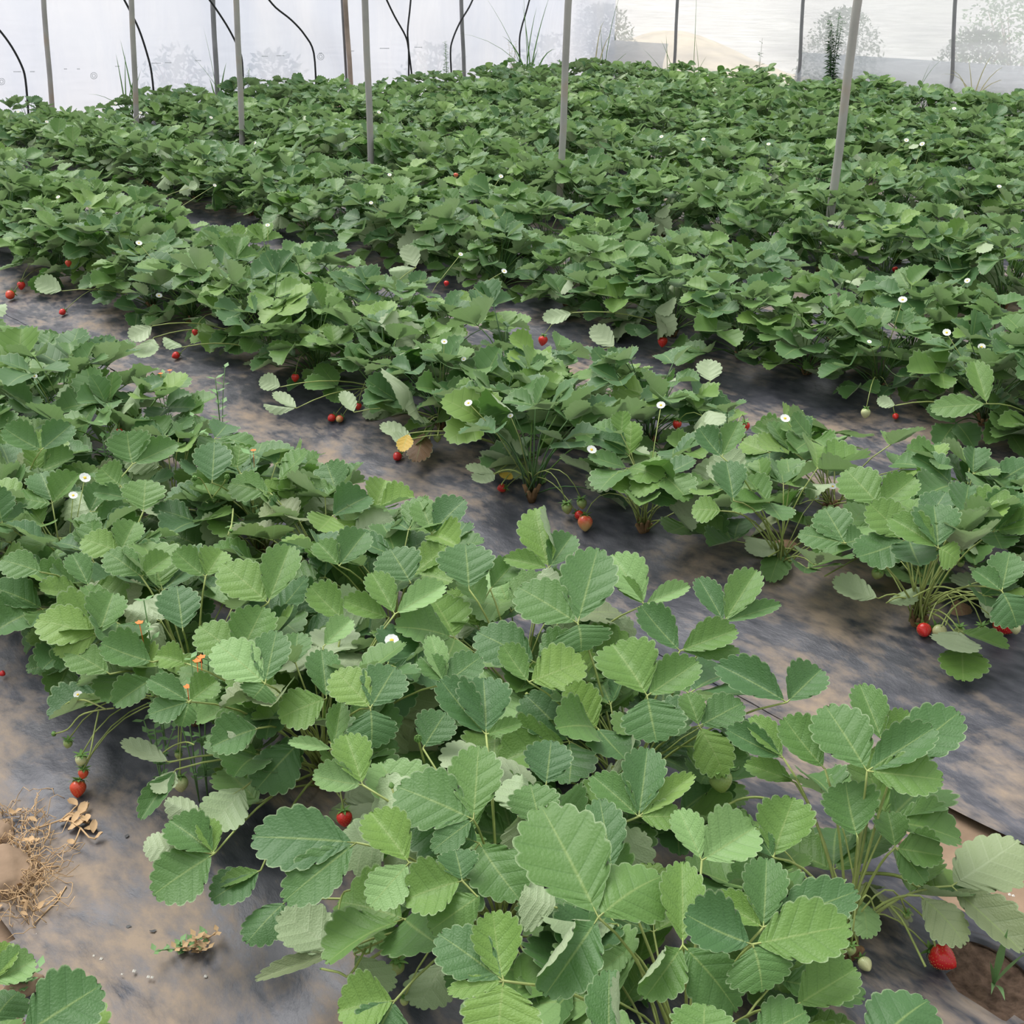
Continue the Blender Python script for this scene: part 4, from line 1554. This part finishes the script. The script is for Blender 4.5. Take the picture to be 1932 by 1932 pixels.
# ------------------------------------------------------------------ strawberries
def berry_geo(seedless=False):
    b = MB()
    n, mth = 14, 11
    prof = []
    for i in range(n + 1):
        t = i / n
        r = 0.5 * math.sin(math.pi * min(1, (0.04 + 0.96 * t)) ** 0.78) ** 0.72 if t < 1 else 0.0
        prof.append((r, 1.12 * t))
    V = [(0, 0, 0.0)]
    for i in range(1, n):
        r, z = prof[n - i]
        zz = 1.12 - z
        for k in range(mth * 2):
            a = math.pi * k / mth
            d = 1 + 0.02 * math.cos(3 * a + 1)
            V.append((r * d * math.cos(a), r * d * math.sin(a), zz))
    V.append((0, 0, 1.10))
    F = []
    m2 = mth * 2
    for k in range(m2):
        F.append((0, 1 + (k + 1) % m2, 1 + k))
        F.append((len(V) - 1, len(V) - 1 - m2 + k, len(V) - 1 - m2 + (k + 1) % m2))
    for i in range(n - 2):
        for k in range(m2):
            a, c = 1 + i * m2 + k, 1 + i * m2 + (k + 1) % m2
            F.append((a, c, c + m2, a + m2))
    b.add(V, F)
    return b, prof


def seeds_geo(prof):
    """Achenes set in rows over the berry, joined: far too many to pick apart."""
    b = MB()
    n = len(prof) - 1
    for i in range(1, n):
        t = i / n
        r, z = prof[n - i]
        zz = 1.12 - z
        cnt = max(3, int(r * 30))
        for k in range(cnt):
            a = 2 * math.pi * (k + 0.5 * (i % 2)) / cnt
            o = Vector((math.cos(a), math.sin(a), 0))
            p = Vector((r * 1.0 * math.cos(a), r * 1.0 * math.sin(a), zz))
            sd = Vector((-math.sin(a), math.cos(a), 0)) * .014
            u = Vector((0, 0, .026))
            b.add([p - sd, p - u, p + sd, p + u, p + o * .016], [(0, 1, 4), (1, 2, 4), (2, 3, 4), (3, 0, 4)])
    return b


def calyx_geo(big=1.0):
    b = MB()
    for i in range(10):
        a = i * .6283 + (0.1 if i % 2 else 0)
        Ls = (0.52 if i % 2 else 0.42) * big
        h = Vector((math.cos(a), math.sin(a), 0))
        sd = Vector((-h.y, h.x, 0))
        vs = []
        for t in (0, .3, .65, 1.0):
            w = (.10 + .05 * math.sin(math.pi * t)) * (1 - t) ** .6 * big
            z = 1.12 + .07 * math.sin(t * 2.0) - (.22 * t * t if not i % 2 else -.12 * t)
            vs += [h * (.06 + Ls * t) - sd * w + UP * z, h * (.06 + Ls * t) + sd * w + UP * z]
        b.add(vs, [(2 * j, 2 * j + 1, 2 * j + 3, 2 * j + 2) for j in range(3)])
    b.tube([Vector((0, 0, 1.08)), Vector((0, 0, 1.2))], [.14, .05], 8)
    return b


bg_, prof_ = berry_geo()
BME = {s: bg_.mesh('flesh', M[s]) for s in ('ripe', 'orangered', 'blush', 'green', 'pale')}
sg_ = seeds_geo(prof_)
SME = {'ripe': sg_.mesh('seeds', M['seed'], False), 'green': sg_.mesh('seeds', M['seed_green'], False)}
CME = {1.0: calyx_geo(1.0).mesh('calyx', M['calyx']), 1.4: calyx_geo(1.45).mesh('calyx', M['calyx'])}
for bx_, by_, d_, stage, hz, lab in BERRIES:
    c = on_ground(bx_, by_, d_ * .00028 if hz is None else hz)
    q = project(c)
    D = d_ / FPX * q[2]
    if hz is None:
        c = on_ground(bx_, by_, D * .5 + .004)
    root, p, k, f, _ = nearest_root(c)
    # the tip points away from the plant and downhill when it lies, straight down when it hangs
    away = Vector((c.x - p.x, c.y - p.y, 0))
    away = away.normalized() if away.length > .02 else -FW
    if hz is None:
        tip = (away * 1.0 - FW * .35 - UP * .28).normalized()
    else:
        tip = (away * .25 - UP).normalized()
    if (bx_, by_) == (1780, 1808):
        tip = (RT * .75 - FW * .75 - UP * .15).normalized()
    if (bx_, by_) == (147, 1489):
        tip = (-FW * .6 - UP * .8).normalized()
    if (bx_, by_) == (1104, 988):
        tip = (-FW * .5 - UP * .7).normalized()
    up_ = -tip
    o = c + tip * D * .56
    mtx = frame(o, up_.cross(RT) if abs(up_.dot(RT)) < .9 else up_.cross(FW), up_, D, D, D)
    b_ = tag(obj('strawberry', None), lab, 'strawberry', 'strawberries on the plants and the film')
    b_.location = c
    loc = Matrix.Translation(-c) @ mtx
    obj('flesh', BME[stage], b_, loc)
    if d_ >= 12:
        if stage in ('ripe', 'orangered', 'blush'):
            tag(obj('seeds', SME['ripe'], b_, loc), kind='stuff')
        else:
            tag(obj('seeds', SME['green'], b_, loc), kind='stuff')
        obj('calyx', CME[1.4 if stage == 'green' or by_ in (1489, 1460, 1435) else 1.0], b_, loc)
        top = loc @ Vector((0, 0, 1.15))
        end = p + UP * .04 - c
        reach = end - top
        if reach.length > .22:
            end = top + reach.normalized() * .22
        mid_ = top + (loc.to_3x3() @ Vector((0, 0, 1))).normalized() * .05 + reach * .3 + UP * .05
        sb = MB()
        sb.tube(bez(top, mid_, end, 6), [.0012] * 7, 5)
        obj('stalk', sb.mesh('stalk', M['stem']), b_)
# ------------------------------------------------------------------ stalk trusses with buds, seen between the leaves
bud_me = MB()
for i in range(6):
    a = i * 1.047
    h = Vector((math.cos(a), math.sin(a), 0))
    sd = Vector((-h.y, h.x, 0))
    bud_me.add([Vector((0, 0, 0)), h * .5 - sd * .28 + UP * .5, h * .18 + UP * 1.25, h * .5 + sd * .28 + UP * .5], [(0, 1, 2, 3)])
bud_me.tube([Vector((0, 0, 0)), Vector((0, 0, .35)), Vector((0, 0, .8))], [.2, .42, .2], 8)
bud_me = bud_me.mesh('bud', M['calyx'])
TRUSS = [([(993, 1308), (1016, 1336), (1055, 1355), (1097, 1373), (1146, 1396)], .17, .05, .0028, 0),
         ([(1047, 1351), (1053, 1308), (1068, 1298), (1081, 1318), (1091, 1339)], .12, .13, .0013, 0),
         ([(1086, 1357), (1102, 1339), (1112, 1321)], .12, .15, .0015, 9),
         ([(1079, 1405), (1081, 1375), (1086, 1355), (1078, 1345), (1066, 1344)], .06, .13, .0013, 6),
         ([(1087, 1354), (1104, 1355), (1111, 1375), (1110, 1396)], .12, .08, .0013, 0),
         ([(1052, 1352), (1043, 1356), (1040, 1368)], .11, .10, .0013, 12),
         ([(1000, 1312), (1000, 1345), (1012, 1358), (1020, 1340)], .12, .12, .0012, 6),
         ([(215, 1336), (180, 1341), (150, 1351), (128, 1376), (104, 1384)], .12, .04, .0014, 12),
         ([(200, 1338), (160, 1321), (130, 1325), (113, 1339)], .13, .06, .0014, 12),
         ([(186, 1342), (178, 1380), (170, 1422), (165, 1432)], .12, .06, .0014, 0),
         ([(366, 1405), (350, 1400), (325, 1408), (303, 1424)], .12, .07, .0013, 10),
         ([(1900, 1150), (1860, 1130), (1810, 1115), (1767, 1107), (1723, 1126)], .08, .09, .0018, 0),
         ([(1895, 1140), (1840, 1130), (1800, 1145), (1784, 1180)], .07, .05, .0014, 0),
         ([(1890, 1138), (1835, 1128), (1795, 1150), (1776, 1182)], .08, .05, .0014, 0),
         ([(1812, 1114), (1775, 1128), (1760, 1150), (1753, 1170)], .09, .05, .0012, 0),
         ([(1670, 1700), (1700, 1733), (1722, 1775), (1746, 1824)], .06, .02, .0017, 0),
         ([(1612, 1648), (1660, 1648), (1700, 1655), (1739, 1678)], .04, .07, .0026, 0),
         ([(1452, 1508), (1425, 1504), (1390, 1510), (1349, 1534)], .12, .10, .0019, 6),
         ([(1660, 1700), (1695, 1715), (1708, 1727)], .05, .05, .0013, 0),
         ([(1695, 1690), (1740, 1728), (1758, 1760), (1764, 1786)], .06, .03, .0014, 0),
         ([(1740, 1085), (1690, 1040), (1660, 1030), (1627, 1030)], .05, .12, .0015, 10),
         ([(1740, 1088), (1680, 1045), (1630, 1048), (1590, 1068), (1556, 1087)], .05, .05, .0016, 0),
         ([(1745, 1080), (1700, 1030), (1672, 1038), (1658, 1075)], .05, .07, .0014, 0),
         ([(1010, 862), (970, 870), (945, 885), (925, 905)], .03, .04, .0018, 0),
         ([(1012, 866), (975, 880), (950, 908), (946, 915)], .03, .03, .0014, 0),
         ([(810, 828), (820, 800), (830, 790), (826, 822)], .05, .07, .0013, 0),
         ([(400, 940), (380, 905), (368, 902)], .2, .27, .0015, 13),
         ([(402, 938), (420, 915), (428, 901)], .2, .27, .0015, 13),
         ([(430, 1010), (438, 985), (440, 960), (436, 1000)], .2, .22, .0014, 10),
         ([(801, 1440), (793, 1410), (789, 1395)], .18, .24, .0016, 18),
         ([(760, 1505), (745, 1500), (740, 1488)], .22, .23, .0013, 14),
         ([(690, 1790), (660, 1840), (640, 1835), (607, 1828)], .10, .09, .0016, 5),
         ([(700, 1780), (690, 1800), (640, 1750), (645, 1690), (660, 1680)], .08, .14, .0013, 0),
         ([(820, 1735), (760, 1770), (690, 1815)], .10, .06, .0022, 0),
         ([(1505, 1040), (1480, 1035), (1450, 1050)], .03, .04, .0018, 0)]
for pts, z0, z1, r, bud in TRUSS:
    n = len(pts)
    P = [at_z(x, y, z0 + (z1 - z0) * i / (n - 1)) for i, (x, y) in enumerate(pts)]
    Q = []
    for i in range(n - 1):
        a, b_, c_, d_ = P[max(0, i - 1)], P[i], P[i + 1], P[min(n - 1, i + 2)]
        for t in (0, .33, .67):
            Q.append(0.5 * ((2 * b_) + (c_ - a) * t + (2 * a - 5 * b_ + 4 * c_ - d_) * t * t + (3 * b_ - a - 3 * c_ + d_) * t ** 3))
    Q.append(P[-1])
    root, p, k, f, _ = nearest_root(P[0])
    inv = root_matrix(root).inverted()
    b = MB()
    b.tube([inv @ q for q in Q], r, 5)
    st = obj('flower_stalk', b.mesh('flower_stalk', M['stem']), root)
    if bud:
        q = project(P[-1])
        s = bud * .8 / FPX * q[2]
        d = (Q[-1] - Q[-2]).normalized()
        obj('bud', bud_me, st, inv @ Matrix.Translation(P[-1]) @ d.to_track_quat('Z', 'Y').to_matrix().to_4x4() @ Matrix.Scale(s, 4))

# ------------------------------------------------------------------ the empty planting hole with its grass seedling
V, F = [], []
nr, na = 9, 40
for i in range(nr + 1):
    for j in range(na):
        a, r = 2 * math.pi * j / na, 1.12 * i / nr
        q = HOLE + RT * (math.cos(a) * r * .060) + FW * (math.sin(a) * r * .085)
        z = gz(q.x) - 0.010 * (1 - r * r) + 0.006 * noise.noise((q.x * 45, q.y * 45, 2)) + 0.003 * noise.noise((q.x * 120, q.y * 120, 2)) - (0.012 if r > 1 else 0)
        V.append((q.x, q.y, z))
F = [(i * na + j, i * na + (j + 1) % na, (i + 1) * na + (j + 1) % na, (i + 1) * na + j) for i in range(nr) for j in range(na)]
b = MB()
b.add(V, F)
ps = obj('planting_hole', b.mesh('planting_hole', M['dark_soil']))
tag(ps, 'round cut in the film showing moist dark crumbly soil, near the ripe berry', 'soil patch')
rim = MB()
pts = []
for j in range(49):
    a = 2 * math.pi * j / 48
    w = 1.0 + 0.05 * noise.noise((math.cos(a) * 2, math.sin(a) * 2, 7))
    q = HOLE + RT * (math.cos(a) * .0605 * w) + FW * (math.sin(a) * .0855 * w)
    pts.append(Vector((q.x, q.y, film_z(q.x, q.y) + .001 + .004 * max(0, math.cos(a - .6)))))
vs = []
for j in range(49):
    a = 2 * math.pi * j / 48
    o = (RT * math.cos(a) + FW * math.sin(a))
    p = pts[j]
    vs += [p - o * .003 - UP * .004, p + UP * .0015, p + o * .010 + UP * .001, p + o * .018 - UP * .003]
rim.add(vs, [(4 * j + t, 4 * j + 4 + t, 4 * j + 5 + t, 4 * j + 1 + t) for j in range(48) for t in range(3)])
obj('film_rim', rim.mesh('film_rim', M['film']), ps)


def strip(mb, p0, p1, w, sag=0.0, n=7):
    d = p1 - p0
    toc = (CAMPOS - p0).normalized()
    sd = d.cross(toc + RT * .2).normalized()
    vs = []
    for i in range(n + 1):
        t = i / n
        q = p0 + d * t + UP * sag * math.sin(math.pi * t)
        ww = w * (0.35 + 1.2 * t if t < .4 else (1 - t) * 1.38) * .6
        vs += [q - sd * ww, q - UP * ww * .3, q + sd * ww]
    mb.add(vs, [(3 * i + j, 3 * i + j + 1, 3 * i + j + 4, 3 * i + j + 3) for i in range(n) for j in range(2)])


sp = on_ground(1874, 1857)
sdl = tag(obj('grass_seedling', None), 'bright green grass seedling growing in the cut planting hole', 'seedling')
sdl.location = sp
for tx, ty, z, w in ((1902, 1752, .085, .012), (1950, 1790, .06, .013), (1866, 1814, .035, .007), (1896, 1888, .012, .010), (1870, 1877, .006, .006)):
    b = MB()
    strip(b, Vector((0, 0, 0)), at_z(tx, ty, z) - sp, w, .008)
    obj('blade', b.mesh('blade', M['weed']), sdl)

# ------------------------------------------------------------------ dry vines, clods and crumbs on the near film
rg = random.Random(41)


def wander(p, d, n, step, up=.004):
    pts = [p]
    for _ in range(n):
        d = (d + Vector((rg.gauss(0, .55), rg.gauss(0, .55), 0))).normalized()
        p = p + d * step
        p = Vector((p.x, p.y, film_z(p.x, p.y) + rg.uniform(.002, .02)))
        pts.append(p)
    return pts


base = on_ground(50, 1625)
dv = tag(obj('dry_vine_heap', None), 'heap of dry straw-coloured vines on the film beside the soil clod', 'dry vines')
dv.location = base
b = MB()
for i in range(170):
    s = on_ground(rg.uniform(-10, 78), rg.uniform(1540, 1730))
    if s.z < -1:
        continue
    b.tube([q - base for q in wander(s, Vector((rg.gauss(0, 1), rg.gauss(0, 1), 0)), rg.randint(5, 10), .011)], .00065, 3)
tag(obj('tangle', b.mesh('tangle', M['dry']), dv), kind='stuff')


def shrivel(mb, p, s):
    h = Vector((rg.gauss(0, 1), rg.gauss(0, 1), rg.uniform(0, .8))).normalized()
    sd = h.cross(UP).normalized()
    vs = []
    for i in range(5):
        t = i / 4
        w = math.sin(math.pi * (.08 + .84 * t)) * .32
        vs += [p + (h * t - sd * w + UP * (.25 * w + .1 * rg.random())) * s, p + (h * t - UP * .05) * s, p + (h * t + sd * w + UP * (.3 * w + .1 * rg.random())) * s]
    mb.add(vs, [(3 * i + j, 3 * i + j + 1, 3 * i + j + 4, 3 * i + j + 3) for i in range(4) for j in range(2)])


for i in range(30):
    s = on_ground(rg.uniform(-5, 80), rg.uniform(1535, 1735), .012)
    b = MB()
    shrivel(b, s - base, rg.uniform(.009, .018))
    obj('shrivelled_leaf', b.mesh('shrivelled_leaf', M['dry']), dv)
b = MB()
loop = [(40, 1690), (62, 1720), (85, 1710), (110, 1690), (128, 1665), (130, 1645), (110, 1634), (80, 1637), (55, 1660)]
b.tube([on_ground(x, y, .008 + .01 * math.sin(i)) - base for i, (x, y) in enumerate(loop)], .0012, 5)
obj('vine', b.mesh('vine', M['dry']), dv)
b = MB()
b.tube([on_ground(x, y, .008) - base for x, y in ((62, 1745), (85, 1722), (108, 1700), (125, 1672))], .0011, 5)
obj('vine', b.mesh('vine', M['dry']), dv)

base = on_ground(110, 1550)
sg = tag(obj('dry_sprig', None), 'long dry sprig with shrivelled leaves reaching from the vine heap over the film', 'dry vines')
sg.location = base
for pts in ([(60, 1566), (90, 1556), (115, 1547), (135, 1550), (152, 1562), (168, 1580), (180, 1583)], [(115, 1547), (130, 1536), (148, 1538), (162, 1530), (168, 1515)], [(95, 1555), (92, 1575), (82, 1592)], [(152, 1562), (146, 1578), (140, 1592)], [(130, 1537), (140, 1525), (146, 1520)]):
    b = MB()
    b.tube([on_ground(x, y, .012) - base for x, y in pts], .0014, 5)
    obj('stem', b.mesh('stem', M['dry']), sg)
for x, y, s in ((120, 1543, .022), (128, 1566, .03), (134, 1556, .024), (150, 1540, .026), (160, 1538, .026), (146, 1520, .022), (158, 1564, .022), (176, 1571, .02), (178, 1584, .018), (142, 1592, .016), (112, 1551, .02), (150, 1552, .02)):
    b = MB()
    shrivel(b, on_ground(x, y, .008) - base, s)
    obj('shrivelled_leaf', b.mesh('shrivelled_leaf', M['dry']), sg)


def clod(px, py, sx, sy, sz, lab, seed):
    p = on_ground(px, py)
    bm = bmesh.new()
    bmesh.ops.create_icosphere(bm, subdivisions=4, radius=1)
    for v in bm.verts:
        n = noise.noise(v.co * 1.3 + Vector((seed, 0, 0))) * .28 + noise.noise(v.co * 4 + Vector((seed, 3, 0))) * .07 + noise.noise(v.co * 12) * .02
        v.co *= 1 + n
        v.co = Vector((v.co.x * sx, v.co.y * sy, v.co.z * sz))
    me = bpy.data.meshes.new('soil_clod')
    bm.to_mesh(me)
    bm.free()
    me.polygons.foreach_set('use_smooth', [True] * len(me.polygons))
    me.materials.append(M['soil'])
    o = tag(obj('soil_clod', me), lab, 'clod', 'soil clods at the near left')
    o.location = p + UP * sz * .3
    return o


clod(8, 1660, .050, .060, .030, 'large smooth brown soil clod at the left edge beside the dry vines', 3)
clod(40, 1868, .028, .018, .016, 'small broken soil clod between the two leaves at the lower left', 8)
clod(-4, 1580, .03, .03, .018, 'flat pale soil clod at the left edge above the large one', 5)

b = MB()
for x, y in ((69, 1763), (101, 1783), (67, 1797), (177, 1803), (191, 1809), (92, 1809), (280, 1843), (287, 1844), (253, 1832), (110, 1836), (388, 1842), (140, 1790), (155, 1790), (55, 1775), (30, 1850), (230, 1838), (1905, 1688), (1912, 1690), (1890, 1672)):
    p = on_ground(x, y, .003)
    s = rg.uniform(.002, .0038)
    b.add([p + Vector((s, 0, 0)), p + Vector((0, s, 0)), p - Vector((s, 0, 0)), p - Vector((0, s, 0)), p + UP * s, p - UP * s], [(0, 1, 4), (1, 2, 4), (2, 3, 4), (3, 0, 4), (1, 0, 5), (2, 1, 5), (3, 2, 5), (0, 3, 5)])
tag(obj('white_crumbs', b.mesh('white_crumbs', M['crumb'], False)), 'scattered tiny white crumbs on the dusty near film', 'crumbs', kind='stuff')


# low weeds: opposite small leaves on thin stems, some with orange flowers
def small_weed(px, py, z, h, n, lab, flowers=(), mk='weed', spread=.03, leaf=.014):
    top = at_z(px, py, z)
    base = Vector((top.x, top.y, film_z(top.x, top.y)))
    h = max(h * .5, z - base.z) if z > .05 else h
    root = tag(obj('flowering_weed' if flowers else 'small_weed', None), lab, 'weed')
    root.location = base
    for s in range(n):
        a = rg.uniform(0, 6.28)
        tip = Vector((math.cos(a) * spread * (s > 0), math.sin(a) * spread * (s > 0), h * rg.uniform(.75, 1)))
        pts = bez(Vector((0, 0, 0)), Vector((tip.x * .2, tip.y * .2, tip.z * .6)), tip, 5)
        b = MB()
        b.tube(pts, .0011, 4)
        st = obj('stem', b.mesh('stem', M[mk]), root)
        for j in range(1, 6):
            p = pts[j]
            for q in (0, math.pi):
                aa = j * 1.57 + q + a
                hh = Vector((math.cos(aa), math.sin(aa), .35)).normalized()
                sd = hh.cross(UP).normalized()
                L_ = leaf * rg.uniform(.8, 1.3)
                lb = MB()
                lb.add([p, p + hh * L_ * .45 - sd * L_ * .3, p + hh * L_, p + hh * L_ * .45 + sd * L_ * .3, p + hh * L_ * .5 - UP * L_ * .08], [(0, 1, 4), (1, 2, 4), (2, 3, 4), (3, 0, 4)])
                obj('leaf', lb.mesh('leaf', M[mk]), st)
    for fx, fy in flowers:
        p = at_z(fx, fy, z) - base
        b = MB()
        for i in range(5):
            a = i * 1.2566
            hh = Vector((math.cos(a), math.sin(a), .2))
            sd = Vector((-math.sin(a), math.cos(a), 0))
            b.add([p, p + hh * .004 - sd * .003, p + hh * .007, p + hh * .004 + sd * .003], [(0, 1, 2, 3)])
        b.tube([p, p * .85], .0008, 3)
        obj('orange_flower', b.mesh('orange_flower', M['orange']), root)


small_weed(278, 1145, .26, .18, 3, 'pale green weed with one orange flower rising left of centre in the front bed', [(263, 1175)], leaf=.02)
small_weed(358, 1225, .25, .16, 3, 'small pale weed beside a bright leaf, with two tiny orange flowers', [(380, 1240), (372, 1247)])
small_weed(345, 1262, .22, .14, 2, 'small pale weed over the three-lobed bright leaf, orange flower below', [(354, 1296)])
small_weed(290, 1365, .10, .09, 3, 'low pale weed at the foot of the front bed above the pale folded leaf', leaf=.018)
small_weed(308, 697, .22, .14, 3, 'pale weed with orange flowers at the upper edge of the front bed', [(303, 705), (320, 699)], leaf=.022)
small_weed(404, 690, .22, .14, 3, 'pale weed standing against the open film right of the orange flowered one', leaf=.022)
small_weed(472, 855, .24, .16, 3, 'pale weed with small rounded leaves among the right leaves of the front bed', [(478, 850)], leaf=.022)
small_weed(388, 780, .24, .14, 3, 'low pale weed deep among leaves of the front bed, upper middle', leaf=.02)
small_weed(190, 800, .22, .14, 3, 'dull green weed beside a small red berry in the front bed', leaf=.02)
small_weed(330, 1708, .02, .02, 5, 'wilted greyish weed lying on the near film under a dark leaf', spread=.035, leaf=.012)
small_weed(360, 1700, .03, .03, 5, 'withered brownish weed on the near film, right of the greyish one', mk='dry', spread=.03, leaf=.012)
small_weed(22, 1745, .045, .045, 4, 'tiny green seedling between dry vines and lower left leaves', spread=.025, leaf=.015)
# tears in the near film
for px, py, w, h_ in ((240, 1584, 8, 7), (10, 1440, 4, 6), (290, 1758, 14, 5), (242, 1750, 9, 6)):
    p = on_ground(px, py)
    b = MB()
    vs = [Vector((p.x, p.y, film_z(p.x, p.y) + .0022))]
    for i in range(9):
        a = i * .698
        q = p + (RT * math.cos(a) * w + FW * math.sin(a) * h_) * rg.uniform(.4, 1.0) * .00065
        vs.append(Vector((q.x, q.y, film_z(q.x, q.y) + .002)))
    b.add(vs, [(0, 1 + i, 1 + (i + 1) % 9) for i in range(9)])
    obj('tear', b.mesh('tear', M['hose']), FILMS[1])
